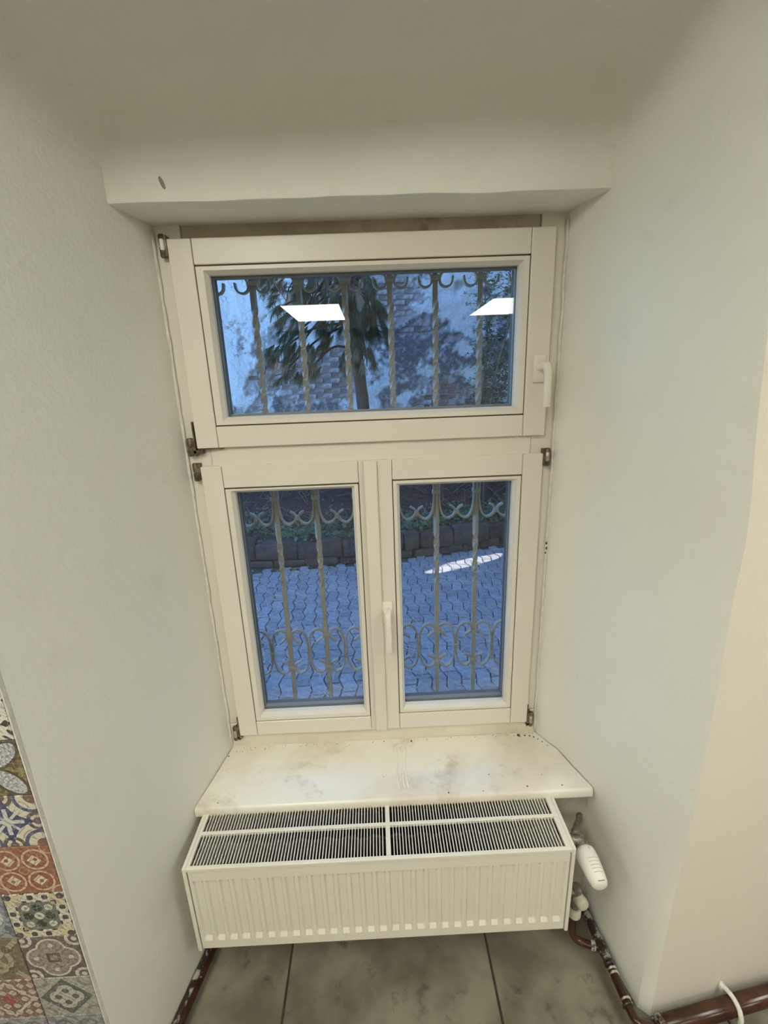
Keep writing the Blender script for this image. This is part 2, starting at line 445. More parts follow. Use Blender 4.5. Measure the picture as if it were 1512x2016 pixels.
def strip(bm, pts, th, y0, y1):
    """flat iron bar bent in the x-z plane"""
    rows = []
    n = len(pts)
    for i, p in enumerate(pts):
        d = (pts[min(i+1, n-1)]-pts[max(i-1, 0)]).normalized()
        nx = Vector((-d.z, 0, d.x))*th/2
        c = Vector((p.x, 0, p.z))
        rows.append([bm.verts.new(Vector((q.x, y, q.z))) for q, y in ((c+nx, y0), (c-nx, y0), (c-nx, y1), (c+nx, y1))])
    for a, b in zip(rows, rows[1:]):
        for k in range(4): bm.faces.new((a[k], a[(k+1) % 4], b[(k+1) % 4], b[k]))
    bm.faces.new(rows[0][::-1]); bm.faces.new(rows[-1])
    return bm
def prism(bm, levels):
    """levels: (z, [(x, y), ...]) with the same number of points on every level"""
    rings = [[bm.verts.new((x, y, z)) for x, y in poly] for z, poly in levels]
    n = len(rings[0])
    for a, b in zip(rings, rings[1:]):
        for k in range(n): bm.faces.new((a[k], a[(k+1) % n], b[(k+1) % n], b[k]))
    bm.faces.new(rings[0][::-1]); bm.faces.new(rings[-1])
    return bm
def resample(poly, step):
    out = []
    for (x0, y0), (x1, y1) in zip(poly, poly[1:]):
        n = max(1, int(math.hypot(x1-x0, y1-y0)/step))
        for k in range(n): out.append((x0+(x1-x0)*k/n, y0+(y1-y0)*k/n))
    out.append(poly[-1])
    return out
def lerp_poly(a, b, t): return [(p[0]+(q[0]-p[0])*t, p[1]+(q[1]-p[1])*t) for p, q in zip(a, b)]
def project(p):
    d = Vector(p)-CAM; z = d.dot(AX_F)
    if z < 0.05: return None
    return (756+F_PX*d.dot(AX_R)/z, 1008-F_PX*d.dot(AX_U)/z)
def in_lower_panes(q): return q and 940 < q[1] < 1410 and (455 < q[0] < 725 or 780 < q[0] < 1015)
def in_upper_pane(q): return q and 520 < q[1] < 830 and 400 < q[0] < 1030

FLOOR = -0.5
CEIL = 1.95

# ============================================================ THE SETTING
# ---- niche side walls: plan outlines lofted upward, so splay and bulges are real
ZL = [-1.1, -0.5, -0.25, -0.05, 0.03] + [0.03+0.09*i for i in range(1, 19)] + [1.75, 2.3]
def wob(x, y, z, a=0.0022): return a*noise.noise(Vector((x*9, y*9, z*6)))
lv = []
for z in ZL:
    rev = resample([(0.020, 0.372), (-0.0942, -0.2035)], 0.06) + [(-0.0950, -0.2068), (-0.0985, -0.208)]
    rev = [(x+wob(x, y, z), y) for x, y in rev]
    lv.append((z, [(0.02, 0.45)]+rev+[(-3.55, -0.208), (-3.55, 0.70), (-0.03, 0.70), (-0.03, 0.45)]))
wall_left = obj('wall_left', prism(NB(), lv), M['plaster'], smooth=True, autosmooth=35, kind='structure',
                label='off-white rough plaster reveal left of the window', cat='wall')
RV_STD = [(1.022, 0.372), (1.030, 0.350), (1.050, 0.320), (1.066, 0.298), (1.085, 0.235), (1.112, 0.15), (1.160, 0.03), (1.198, -0.065), (1.212, -0.085)]
RV_TOP = [(1.022, 0.372), (1.027, 0.345), (1.035, 0.310), (1.045, 0.270), (1.052, 0.235), (1.070, 0.15), (1.092, 0.03), (1.125, -0.065), (1.140, -0.085)]
RV_LOW = [(1.085, 0.372), (1.110, 0.345), (1.122, 0.320), (1.130, 0.298), (1.140, 0.235), (1.150, 0.15), (1.162, 0.03), (1.180, -0.065), (1.203, -0.085)]
lv = []
for z in ZL:
    if z <= -0.05: p = RV_LOW if z < -0.2 else lerp_poly(RV_LOW, RV_STD, (z+0.25)/0.28*0.35)
    elif z < 0.85: p = RV_STD
    else: p = lerp_poly(RV_STD, RV_TOP, min(1, (z-0.85)/0.85))
    if -0.2 < z <= 0.0: p = lerp_poly(RV_LOW, RV_STD, 0.35)
    p = [(x+wob(x+5, y, z, 0.003), y+wob(x, y+7, z, 0.0035) if i > 6 else y) for i, (x, y) in enumerate(p)]
    lv.append((z, [(p[0][0], 0.45)]+p+[(1.24, -0.081), (3.65, 0.28), (3.65, 0.70), (1.07, 0.70), (1.07, 0.45)]))
wall_right = obj('wall_right', prism(NB(), lv), [M['plaster'], M['plaster_front']], smooth=True, autosmooth=35, kind='structure',
                 label='white plaster reveal and beige wall corner right of the window', cat='wall')
for p in wall_right.data.polygons:
    cx = p.center + WPOS[wall_right.name]
    if cx.x > 1.3 and cx.y < 0.3: p.material_index = 1
    elif p.normal.y < -0.9 and cx.y < -0.05: p.material_index = 1

# ---- wall under the sill, lintel over the window, rounded niche ceiling
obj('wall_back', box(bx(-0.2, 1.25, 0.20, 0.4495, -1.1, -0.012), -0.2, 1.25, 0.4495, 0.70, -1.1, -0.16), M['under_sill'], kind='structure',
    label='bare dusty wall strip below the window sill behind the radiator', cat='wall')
bm = NB()
lx = [-0.2+0.03*i for i in range(50)]
prof = [(0.70, 1.535), (0.45, 1.535), (0.40, 1.535), (0.30, 1.536), (0.2445, 1.5355), (0.2412, 1.5372), (0.240, 1.5415), (0.240, 1.62), (0.240, 2.3), (0.70, 2.3)]
rings = []
for x in lx:
    w = 0.004*noise.noise(Vector((x*7, 3, 0)))
    rings.append([bm.verts.new((x, y, z+(w if 3 <= i <= 6 else 0))) for i, (y, z) in enumerate(prof)])
for a, b_ in zip(rings, rings[1:]):
    for k in range(len(prof)): bm.faces.new((a[k], a[(k+1) % len(prof)], b_[(k+1) % len(prof)], b_[k]))
bm.faces.new(rings[0]); bm.faces.new(rings[-1][::-1])
lintel = obj('wall_lintel', bm, M['plaster'], smooth=True, autosmooth=40, kind='structure',
             label='plastered lintel beam above the window with uneven lower edge', cat='wall')
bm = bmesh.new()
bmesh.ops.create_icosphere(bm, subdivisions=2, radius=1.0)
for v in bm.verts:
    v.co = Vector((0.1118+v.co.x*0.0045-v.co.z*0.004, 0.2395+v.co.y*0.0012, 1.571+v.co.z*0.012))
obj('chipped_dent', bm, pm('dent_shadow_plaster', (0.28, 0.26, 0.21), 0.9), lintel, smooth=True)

def poly_x(poly, y):
    for (x0, y0), (x1, y1) in zip(poly, poly[1:]):
        if (y0-y)*(y1-y) <= 0 and y0 != y1: return x0+(x1-x0)*(y-y0)/(y1-y0)
    return poly[-1][0]
bm = NB()
Rf, Rl = 0.100, 0.092
fil = [Rf*(1-cos(R(90)*k/10)) for k in range(11)]
ys = [0.2402-Rl*(1-cos(R(90)*k/10)) for k in range(11)] + [0.2402-Rl-0.02*i for i in range(1, 20)]
NU = 12
rows = []
for y in ys:
    yy = max(y, -0.208)
    xa = 0.02 + (yy-0.372)*0.1996; xa += wob(xa, yy, 1.6) - 0.0004
    xb = poly_x(lerp_poly(RV_STD, RV_TOP, 0.9), max(yy, -0.0849)); xb += wob(xb+5, yy, 1.6, 0.003) + 0.0004
    xs_ = [xa+f for f in fil] + [xa+Rf+(xb-xa-2*Rf)*k/NU for k in range(1, NU)] + [xb-f for f in fil[::-1]]
    row = []
    for x in xs_:
        def drop(d, r_): return r_*(1-math.sqrt(max(0, 1-(1-min(d, r_)/r_)**2)))
        dr = [drop(x-xa, Rf), drop(xb-x, Rf), drop(0.2402-y, Rl)]
        ang = sum(d**2.2 for d in dr)**(1/2.2)
        z = 1.708 + 0.012*(x-0.5) - min(ang, Rf) + 0.003*noise.noise(Vector((x*4, y*4, 1)))
        row.append(bm.verts.new((x, max(y, -0.207+(x+0.09)*0.1), z)))
    rows.append(row)
us = xs_
rows.append([bm.verts.new((v.co.x, v.co.y-0.0005, max(v.co.z, 1.74))) for v in rows[-1]])   # front edge closes up to the wall above
for a, b_ in zip(rows, rows[1:]):
    for k in range(len(us)-1): bm.faces.new((a[k], b_[k], b_[k+1], a[k+1]))
ceil_niche = obj('ceiling_niche', bm, M['plaster'], smooth=True, autosmooth=50, recalc=False, kind='structure',
                 label='shaded plaster ceiling of the window niche with rounded edges', cat='ceiling')
obj('wall_over_niche', prism(NB(), [(z_, [(-0.3, -0.2085), (-0.09, -0.2085), (1.14, -0.0855), (1.5, -0.045), (1.5, 0.235), (-0.3, 0.235)]) for z_ in (1.722, 2.3)]), M['white_room'], kind='structure',
    label='painted wall above the window niche', cat='wall')
# small dirt marks on the right reveal
bm = NB()
for (x, y, z, s) in ((1.0175, 0.369, 0.690, 0.006), (1.0185, 0.369, 0.675, 0.007), (1.0175, 0.370, 0.660, 0.005)):
    b0 = len(bm.verts)
    bmesh.ops.create_icosphere(bm, subdivisions=1, radius=1.0, matrix=Matrix.Translation((x, y, z)) @ Matrix.Diagonal((0.003, 0.004, s, 1)))
obj('chipped_patch', bm, M['crumb'], wall_right)

# ---- irregular filler bead where frame meets the reveals
for side, x0 in ((-1, 0.0215), (1, 1.0195)):
    bm = NB(); pts = []; rs = []
    for i in range(90):
        z = 0.03+i*1.49/89
        pts.append((x0+0.0025*noise.noise(Vector((z*14, side, 0))), 0.371+0.002*noise.noise(Vector((z*11, 5, side))), z))
        rs.append(0.0042+0.003*noise.noise(Vector((z*23, 9, side))))
    tube(bm, pts, rs, 6)
    obj('filler_bead', bm, M['filler'], wall_left if side < 0 else wall_right, smooth=True)

# ---- room behind the camera
obj('ceiling', bx(-3.5, 3.6, -5.6, 0.0, CEIL, CEIL+0.1), M['white_room'], kind='structure', label='white room ceiling carrying the light panels', cat='ceiling')
obj('wall_rear', bx(-3.5, 3.6, -5.7, -5.6, FLOOR-0.1, 2.0), M['room_wall'], kind='structure', label='plain taupe wall at the far end of the room', cat='wall')
obj('wall_far_left', bx(-3.6, -3.5, -5.7, 0.0, FLOOR-0.1, 2.0), M['room_wall'], kind='structure', label='plain taupe side wall on the left of the room', cat='wall')
obj('wall_far_right', bx(3.6, 3.7, -5.7, 0.5, FLOOR-0.1, 2.0), M['room_wall'], kind='structure', label='plain taupe side wall on the right of the room', cat='wall')

# ---- floor: grout bed with one object per tile
floor = obj('floor', bx(-3.5, 3.6, -5.6, 0.24, FLOOR-0.06, FLOOR-0.004), M['grout'], kind='structure',
            label='grey-brown stone tile floor with dark grout lines', cat='floor')
PT = 0.5945
src = None
for i in range(-6, 6):
    for j in range(-9, 1):
        xa, ya = 0.2135+PT*i, -0.285+PT*j
        if xa+PT < -3.4 or xa > 3.5 or ya+PT < -5.5: continue
        c = (xa+PT/2, ya+PT/2, FLOOR-0.006)
        if src is None:
            h = PT/2-0.003
            src = obj('floor_tile', bx(c[0]-h, c[0]+h, c[1]-h, c[1]+h, FLOOR-0.012, FLOOR, bev=0.0015), M['tile'], floor)
        else: inst(src, c, floor, rotz=(pi/2)*((i*3+j) % 4))

# ---- patchwork tiles on the wall left of the niche
grout = obj('wall_tile_bed', bx(-0.92, -0.0972, -0.2125, -0.2075, FLOOR, 0.95), M['wall_grout'], wall_left)
TP = 0.1172
names0 = {0: 'floral', 1: 'ovals', 2: 'blue', 3: 'red', 4: 'green', 5: 'quatre', 6: 'grey', 7: 'slate', 8: 'lattice'}
names1 = {0: 'star', 1: 'lattice', 2: 'quatre', 3: 'grey', 4: 'star', 5: 'olive', 6: 'lattice', 7: 'slate', 8: 'blue'}
allk = list(TILE_MATS)
rnd = random.Random(3)
proto = {}
for ccol in range(7):
    for r_ in range(-3, 10):
        zt = 0.5985-TP*(r_-1)
        zc = zt-TP/2
        if zc-TP/2 < FLOOR-0.05: continue
        k = names0.get(r_) if ccol == 0 else names1.get(r_) if ccol == 1 else None
        if not k: k = rnd.choice(allk)
        xc = -0.0978-TP*(ccol+0.5)
        if k not in proto:
            h = TP/2-0.0009
            proto[k] = obj('wall_tile', bx(xc-h, xc+h, -0.2165, -0.2095, zc-h, zc+h, bev=0.0008), TILE_MATS[k], wall_left)
        else: inst(proto[k], (xc, -0.213, zc), wall_left)
box_e = NB(); box(box_e, -0.0976, -0.0952, -0.2170, -0.2072, FLOOR, 0.95, bev=0.001)
obj('tile_edge_strip', box_e, M['filler'], wall_left)

# ---- outside: house front, yard
obj('wall_house_front', bx(-4.5, 5.0, 0.62, 0.71, 1.60, 7.0), M['render'], kind='structure', label='rendered house front above the window, outside', cat='wall')
obj('sill_outside', bx(-0.03, 1.07, 0.452, 0.735, -0.160, -0.135, bev=0.003), M['spacer'], kind='structure', label='grey metal outer window ledge below the iron grille', cat='window ledge')

# ============================================================ WINDOW
window = empty('window_1', (0.52, 0.42, 0.0), 'cream painted wooden three-part window, wide sash over two tall sashes', 'window', kind='structure')
FY = 0.376                                     # face of the fixed frame
FX0, FX1 = 0.012, 1.030
part = lambda n, b_, m_, p_=window, **k: obj(n, b_, m_, p_, **k)
part('frame_jamb', bx(FX0, 0.085, FY, 0.448, 0.111, 1.55, bev=0.002), M['frame'])
part('frame_jamb', bx(0.958, FX1, FY, 0.448, 0.111, 1.55, bev=0.002), M['frame'])
part('frame_head', bx(0.0855, 0.9575, FY+0.006, 0.448, 1.470, 1.55, bev=0.002), M['frame_grime_shade'])
part('frame_transom', bx(0.0855, 0.9575, FY-0.004, 0.448, 0.925, 1.035, bev=0.002), M['frame'])
part('frame_sill_rail', bx(FX0, FX1, FY-0.002, 0.448, 0.0, 0.110, bev=0.002), M['frame_dirty'])

SY = 0.358                                     # face of the sashes
def sash(name_label, x0, x1, z0, z1, bx0, bx1, bz0, bz1, gx0, gx1, gz0, gz1):
    """outer box, opening for the glazing bead, visible glass"""
    yb = 0.432
    bm = NB()                                   # dark rebate seen in the joints
    for q in ((x0+.004, bx0+.004, z0+.004, z1-.004), (bx1-.004, x1-.004, z0+.004, z1-.004), (bx0, bx1, z0+.004, bz0+.004), (bx0, bx1, bz1-.004, z1-.004)):
        box(bm, q[0], q[1], SY+0.004, yb-0.002, q[2], q[3])
    s = part('sash', bm, M['groove'], label=name_label)
    g = 0.0005
    part('stile', bx(x0, bx0-g, SY, yb, z0, z1, bev=0.0022, seg=2), M['frame'], s)
    part('stile', bx(bx1+g, x1, SY, yb, z0, z1, bev=0.0022, seg=2), M['frame'], s)
    part('rail', bx(bx0+g, bx1-g, SY, yb, bz1+g*2, z1, bev=0.0018), M['frame'], s)
    part('rail', bx(bx0+g, bx1-g, SY, yb, z0, bz0-g*2, bev=0.0018), M['frame'], s)
    # glazing beads: sloping frames from the sash face down to the glass, mitred at the corners
    o = [(bx0+.0022, bz0+.0028), (bx1-.0022, bz0+.0028), (bx1-.0022, bz1-.0028), (bx0+.0022, bz1-.0028)]
    i1 = [(gx0-.008, gz0-.008), (gx1+.008, gz0-.008), (gx1+.008, gz1+.008), (gx0-.008, gz1+.008)]
    i2 = [(gx0, gz0), (gx1, gz0), (gx1, gz1), (gx0, gz1)]
    for k in range(4):
        a, b_ = k, (k+1) % 4
        bm = NB()
        prof = [(o, SY+0.003), (o, SY+0.0012), (i1, SY+0.0012), (i2, SY+0.016), (i2, 0.388), (o, 0.388)]
        A = [bm.verts.new((P_[a][0], y, P_[a][1])) for P_, y in prof]
        B = [bm.verts.new((P_[b_][0], y, P_[b_][1])) for P_, y in prof]
        for j in range(len(prof)):
            bm.faces.new((A[j], A[(j+1) % len(prof)], B[(j+1) % len(prof)], B[j]))
        bm.faces.new(A[::-1]); bm.faces.new(B)
        part('glazing_bead', bm, M['frame'], s)
    # two panes with a spacer ring between them
    e = 0.010
    part('pane', bx(gx0-e, gx1+e, 0.3890, 0.3925, gz0-e, gz1+e), M['glass'], s)
    part('pane', bx(gx0-e, gx1+e, 0.4090, 0.4125, gz0-e, gz1+e), M['glass'], s)
    bm = NB(); w = 0.0015
    for q in ((gx0-e, gx0+w, gz0-e, gz1+e), (gx1-w, gx1+e, gz0-e, gz1+e), (gx0+w, gx1-w, gz0-e, gz0+w+.004), (gx0+w, gx1-w, gz1-w-.003, gz1+e)):
        box(bm, q[0], q[1], 0.3935, 0.4080, q[2], q[3])
    part('spacer', bm, M['spacer'], s)
    bm = NB(); w = 0.0005
    for q in ((gx0-e, gx0+w, gz0-e, gz1+e), (gx1-w, gx1+e, gz0-e, gz1+e), (gx0+w, gx1-w, gz0-e, gz0+w), (gx0+w, gx1-w, gz1-w, gz1+e)):
        box(bm, q[0], q[1], 0.4135, 0.4300, q[2], q[3])
    part('gasket', bm, M['gasket'], s)
    return s
up = sash('wide upper sash', 0.0563, 0.9892, 1.0045, 1.5019, 0.1137, 0.9296, 1.0610, 1.4435, 0.142, 0.905, 1.083, 1.424)
lo_l = sash('tall lower left sash', 0.0563, 0.5150, 0.0748, 0.9549, 0.1130, 0.4820, 0.1265, 0.8930, 0.1375, 0.4615, 0.150, 0.8775)
lo_r = sash('tall lower right sash', 0.5170, 0.9892, 0.0748, 0.9549, 0.5740, 0.9335, 0.1320, 0.8975, 0.5935, 0.9125, 0.152, 0.8790)
part('cover_strip', bx(0.4965, 0.5330, SY-0.013, SY-0.0005, 0.0770, 0.9545, bev=0.004, seg=3), M['frame'], lo_l, smooth=True, autosmooth=50)

def handle(parent, x, ztop, zbot, yb=SY):
    """slim rosette with a lever hanging straight down"""
    h = obj('handle', bx(x-0.0155, x+0.0155, yb-0.011, yb-0.0003, ztop-0.070, ztop, bev=0.004, seg=2), M['handle'], parent, smooth=True, autosmooth=40)
    return h
for parent, x, zt, zb, dx in ((up, 0.962, 1.212, 1.083, 0.009), (lo_r, 0.5475, 0.535, 0.392, 0.0)):
    h = handle(parent, x, zt, zb)
    bm = NB()
    lathe(bm, (x+dx*0.4, SY-0.010, zt-0.030), (0, -1, 0), [(0, 0.0125), (0.012, 0.0125), (0.020, 0.0105), (0.030, 0.010)], 20)
    pts = catmull([(x+dx*0.4, SY-0.026, zt-0.024), (x+dx*0.7, SY-0.040, zt-0.029), (x+dx, SY-0.047, zt-0.050), (x+dx, SY-0.048, zt-0.085), (x+dx, SY-0.047, zb+0.01), (x+dx, SY-0.046, zb)], 5)
    n = len(pts)
    rings = []
    for i, p in enumerate(pts):
        d = (pts[min(i+1, n-1)]-pts[max(i-1, 0)]).normalized()
        s_ = Vector((1, 0, 0)); u_ = s_.cross(d).normalized()
        wv = 0.0105-0.0015*math.sin(pi*i/n); tv = 0.0078
        rings.append([bm.verts.new(p + wv*math.copysign(abs(cos(a))**0.6, cos(a))*s_ + tv*math.copysign(abs(sin(a))**0.6, sin(a))*u_) for a in [2*pi*k/16 for k in range(16)]])
    for a, b_ in zip(rings, rings[1:]):
        for k in range(16): bm.faces.new((a[k], a[(k+1) % 16], b_[(k+1) % 16], b_[k]))
    bm.faces.new(rings[0][::-1]); bm.faces.new(rings[-1])
    obj('handle_lever', bm, M['handle'], parent, smooth=True, autosmooth=50)

def hinge(parent, x, z0, z1, side, pin=True, strap=0.0, cap=None):
    """corner hinge: knuckle barrel on the frame, plate wrapped over the sash edge"""
    bm = NB(); y = SY+0.002
    r_ = 0.0075
    lathe(bm, (x, y, z0), (0, 0, 1), [(0, r_*0.8), (0.003, r_), ((z1-z0)*0.45, r_), ((z1-z0)*0.46, r_*0.82), ((z1-z0)*0.52, r_*0.82), ((z1-z0)*0.53, r_), (z1-z0-.003, r_), (z1-z0, r_*0.7)], 14)
    box(bm, min(x, x-side*0.012), max(x, x-side*0.012), y-0.004, y+0.020, z0+0.002, z1-0.002, bev=0.001)
    if strap: box(bm, x-side*0.0125-0.0016, x-side*0.0125+0.0016, y-0.004, y+0.016, min(z0, z1), max(z0, z1)+strap)
    o = obj('hinge', bm, M['hinge'], parent, smooth=True, autosmooth=40)
    if pin:
        bm = NB(); lathe(bm, (x-side*0.001, y-0.0045, z0+(z1-z0)*0.30), (0, 0, 1), [(0, 0.0045), (0.002, 0.0052), ((z1-z0)*0.45, 0.0052), ((z1-z0)*0.48, 0.004)], 12)
        obj('hinge_pin', bm, M['hinge_light'] if cap is None else cap, o, smooth=True)
hinge(up, 0.0455, 1.462, 1.512, -1, True, 0, M['plastic'])
hinge(up, 0.0395, 0.985, 1.033, -1, False, 0.042)
hinge(lo_l, 0.0440, 0.917, 0.966, -1, False)
hinge(lo_l, 0.0425, 0.060, 0.110, -1, True, 0.035)
hinge(lo_r, 1.0005, 0.920, 0.969, 1, True)
hinge(lo_r, 1.0010, 0.060, 0.112, 1, True, 0.030)
bm = NB(); box(bm, 0.046, 0.072, SY-0.002, SY+0.016, 0.9905, 1.0005, bev=0.001); box(bm, 0.06, 0.125, SY+0.002, SY+0.016, 1.0008, 1.0035)
obj('hinge_arm', bm, M['hinge'], up)
for x0, x1 in ((0.046, 0.064), (0.985, 0.999)):
    obj('hinge_arm', bx(x0, x1, SY-0.002, SY+0.016, 0.0660, 0.0735, bev=0.001), M['hinge'], lo_l if x0 < .5 else lo_r)

# ============================================================ SILL
bm = NB()
sill_poly = resample([(0.0225, 0.374), (-0.0205, 0.1475)], 0.06) + [(1.1125, 0.1475)] + [(1.087, 0.23), (1.069, 0.296), (1.052, 0.320), (1.024, 0.372)]
ring_defs = [(-0.0115, 0.004), (-0.0085, 0.0012), (-0.005, 0.0), (0.012, 0.0), (0.0165, 0.0015), (0.0190, 0.004), (0.0200, 0.008)]
lv = []
for z, ins in ring_defs:
    lv.append((z, [(x, y+(ins if y < 0.15 else 0)) for x, y in sill_poly]))
prism(bm, lv)
sill = obj('window_sill', bm, M['sill'], smooth=True, autosmooth=40, label='cream glossy window sill board with smudges, above the radiator', cat='window sill')
bm = NB()
for pts in ([(0.562, 0.335), (0.566, 0.300), (0.560, 0.25), (0.557, 0.205), (0.562, 0.180)], [(0.577, 0.338), (0.576, 0.315)], [(0.574, 0.235), (0.573, 0.205), (0.576, 0.180)],
            [(0.590, 0.345), (0.590, 0.30), (0.584, 0.24), (0.584, 0.205), (0.588, 0.180)], [(0.690, 0.275), (0.694, 0.262)]):
    pts = catmull([(x, y, 0.0203) for x, y in pts], 5)
    rr = [0.0030+0.0012*noise.noise(p*60) for p in pts]
    tube(bm, pts, rr, 6)
for v in bm.verts: v.co.z = 0.0200+(v.co.z-0.0200)*0.45
obj('paint_streak', bm, M['paint_mark'], sill, smooth=True)
bm = NB(); rnd = random.Random(11)
crumbs = [(0.985, 0.360, .004), (1.000, 0.358, .003), (1.012, 0.352, .0035), (1.022, 0.342, .0028), (1.032, 0.33, .0025), (1.043, 0.314, .003), (0.95, .362, .002), (0.97, .356, .002),
          (0.61, .360, .003), (0.52, .365, .0022), (0.89, .362, .002), (0.04, .352, .002), (0.06, .350, .0022), (0.085, .356, .0025), (0.13, .355, .0018), (0.02, .334, .003),
          (0.93, .168, .003), (1.03, .166, .003), (0.70, .160, .0022), (0.80, .160, .0018), (0.515, .225, .002), (0.985, .205, .002), (0.83, .215, .0022), (0.04, .165, .002), (0.965, 0.362, .0055)]
for x, y, s in crumbs:
    bmesh.ops.create_icosphere(bm, subdivisions=1, radius=s*rnd.uniform(.7, 1.1), matrix=Matrix.Translation((x, y, 0.0205)) @ Matrix.Diagonal((1, rnd.uniform(.6, 1.2), 0.5, 1)))
for i in range(70):
    x = rnd.uniform(0.06, 1.02); y = 0.372-abs(rnd.gauss(0, 0.006))-0.003
    bmesh.ops.create_icosphere(bm, subdivisions=1, radius=rnd.uniform(.0006, .0014), matrix=Matrix.Translation((x, y, 0.0203)))
obj('crumbs', bm, M['crumb'], sill, kind='stuff')

# ============================================================ RADIATOR
rad = empty('radiator', (0.5, 0.078, -0.296), 'white ribbed panel radiator with slotted top grille below the sill', 'radiator')
# pressed front panel: 29 recessed channels
PX0, PX1, PZ0, PZ1 = 0.0125, 0.9875, -0.290, -0.0125
xs = [PX0]
PCH = 1/30
for i in range(29):
    c = 0.5+(i-14)*PCH
    xs += [c-0.0125, c-0.0085, c+0.0085, c+0.0125]
xs.append(PX1)
zs = [PZ1, -0.046, -0.0515, -0.16, -0.2495, -0.262, PZ0]
bm = NB(); grid = []
for j, z in enumerate(zs):
    row = []
    for i, x in enumerate(xs):
        deep = 2 <= j <= 4 and 0 < i < len(xs)-1 and (i-1) % 4 in (1, 2)
        half = 2 <= j <= 4 and 0 < i < len(xs)-1 and (i-1) % 4 in (0, 3)
        row.append(bm.verts.new((x, 0.0060 if deep else 0.0, z)))
    grid.append(row)
for a, b_ in zip(grid, grid[1:]):
    for k in range(len(xs)-1): bm.faces.new((a[k], a[k+1], b_[k+1], b_[k]))
back = [[bm.verts.new((x, 0.014, z)) for x in (PX0, PX1)] for z in (PZ1, PZ0)]
bm.faces.new((back[0][0], back[0][1], back[1][1], back[1][0]))
bm.faces.new(grid[0]+[back[0][1], back[0][0]]); bm.faces.new(grid[-1][::-1]+[back[1][0], back[1][1]])
bm.faces.new([r_[0] for r_ in grid][::-1]+[back[0][0], back[1][0]]); bm.faces.new([r_[-1] for r_ in grid]+[back[1][1], back[0][1]])
es = [e for e in bm.edges if len(e.link_faces) == 2 and all(v.co.z > -0.013 for v in e.verts) and all(v.co.y < 0.001 for v in e.verts)]
bmesh.ops.bevel(bm, geom=es, offset=0.003, segments=2, affect='EDGES')
obj('front_panel', bm, M['rad'], rad, smooth=True, autosmooth=12)
for x0, x1 in ((0.0, 0.0100), (0.9905, 1.0)):
    bm = bx(x0, x1, -0.003, 0.157, -0.296, -0.0005, bev=0.0015)
    obj('side_panel', bm, M['rad'], rad)
# top grille
GZ0, GZ1 = -0.0095, 0.0005
gr = obj('top_grille', bx(0.0105, 0.990, -0.0045, 0.0055, GZ0, GZ1, bev=0.001), M['rad'], rad)
for n_, q in (('grille_bar', (0.0105, 0.990, 0.0870, 0.0965)), ('grille_bar', (0.0105, 0.990, 0.1490, 0.1570)),
              *[('grille_bar', (xa_, xb_, ya_, yb_)) for xa_, xb_ in ((0.0105, 0.0185), (0.9755, 0.990), (0.5160, 0.5285)) for ya_, yb_ in ((0.0055, 0.0870), (0.0965, 0.1490))]):
    obj(n_, bx(q[0], q[1], q[2], q[3], GZ0+0.0004, GZ1-0.0002 if n_ else GZ1, bev=0.0008), M['rad'], gr)
sw = 0.0011
s_front = s_back = None
slat_x = [0.0185+(i+1)*(0.4975/61) for i in range(60)] + [0.5285+(i+1)*(0.447/55) for i in range(54)]
for x in slat_x:
    for (ya, yb) in ((0.0058, 0.0867), (0.0968, 0.1487)):
        if ya < 0.05:
            if s_front is None: s_front = obj('grille_slat', bx(x-sw, x+sw, ya, yb, -0.0095, -0.0006), M['rad'], gr)
            else: inst(s_front, (x, (ya+yb)/2, -0.00505), gr)
        else:
            if s_back is None: s_back = obj('grille_slat', bx(x-sw, x+sw, ya, yb, -0.0095, -0.0006), M['rad'], gr)
            else: inst(s_back, (x, (ya+yb)/2, -0.00505), gr)
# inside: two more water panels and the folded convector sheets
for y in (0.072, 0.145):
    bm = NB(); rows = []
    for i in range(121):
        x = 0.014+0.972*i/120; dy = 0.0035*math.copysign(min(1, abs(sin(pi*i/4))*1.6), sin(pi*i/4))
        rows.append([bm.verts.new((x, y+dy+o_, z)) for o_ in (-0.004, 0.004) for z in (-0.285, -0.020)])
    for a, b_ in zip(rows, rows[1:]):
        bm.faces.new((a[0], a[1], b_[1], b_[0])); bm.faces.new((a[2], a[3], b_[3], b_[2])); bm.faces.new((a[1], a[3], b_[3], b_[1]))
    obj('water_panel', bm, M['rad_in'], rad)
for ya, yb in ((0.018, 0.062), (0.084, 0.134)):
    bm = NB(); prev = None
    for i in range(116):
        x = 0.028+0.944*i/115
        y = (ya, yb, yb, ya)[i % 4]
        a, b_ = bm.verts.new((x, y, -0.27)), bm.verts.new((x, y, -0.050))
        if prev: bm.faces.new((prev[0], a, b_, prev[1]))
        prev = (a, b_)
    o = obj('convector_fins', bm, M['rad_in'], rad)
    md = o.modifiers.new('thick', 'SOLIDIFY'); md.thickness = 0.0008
obj('bleed_plug', lathe(NB(), (0.9895, 0.074, -0.040), (1, 0, 0), [(0, 0.011), (0.014, 0.011), (0.015, 0.008)], 6), M['nickel'], rad)

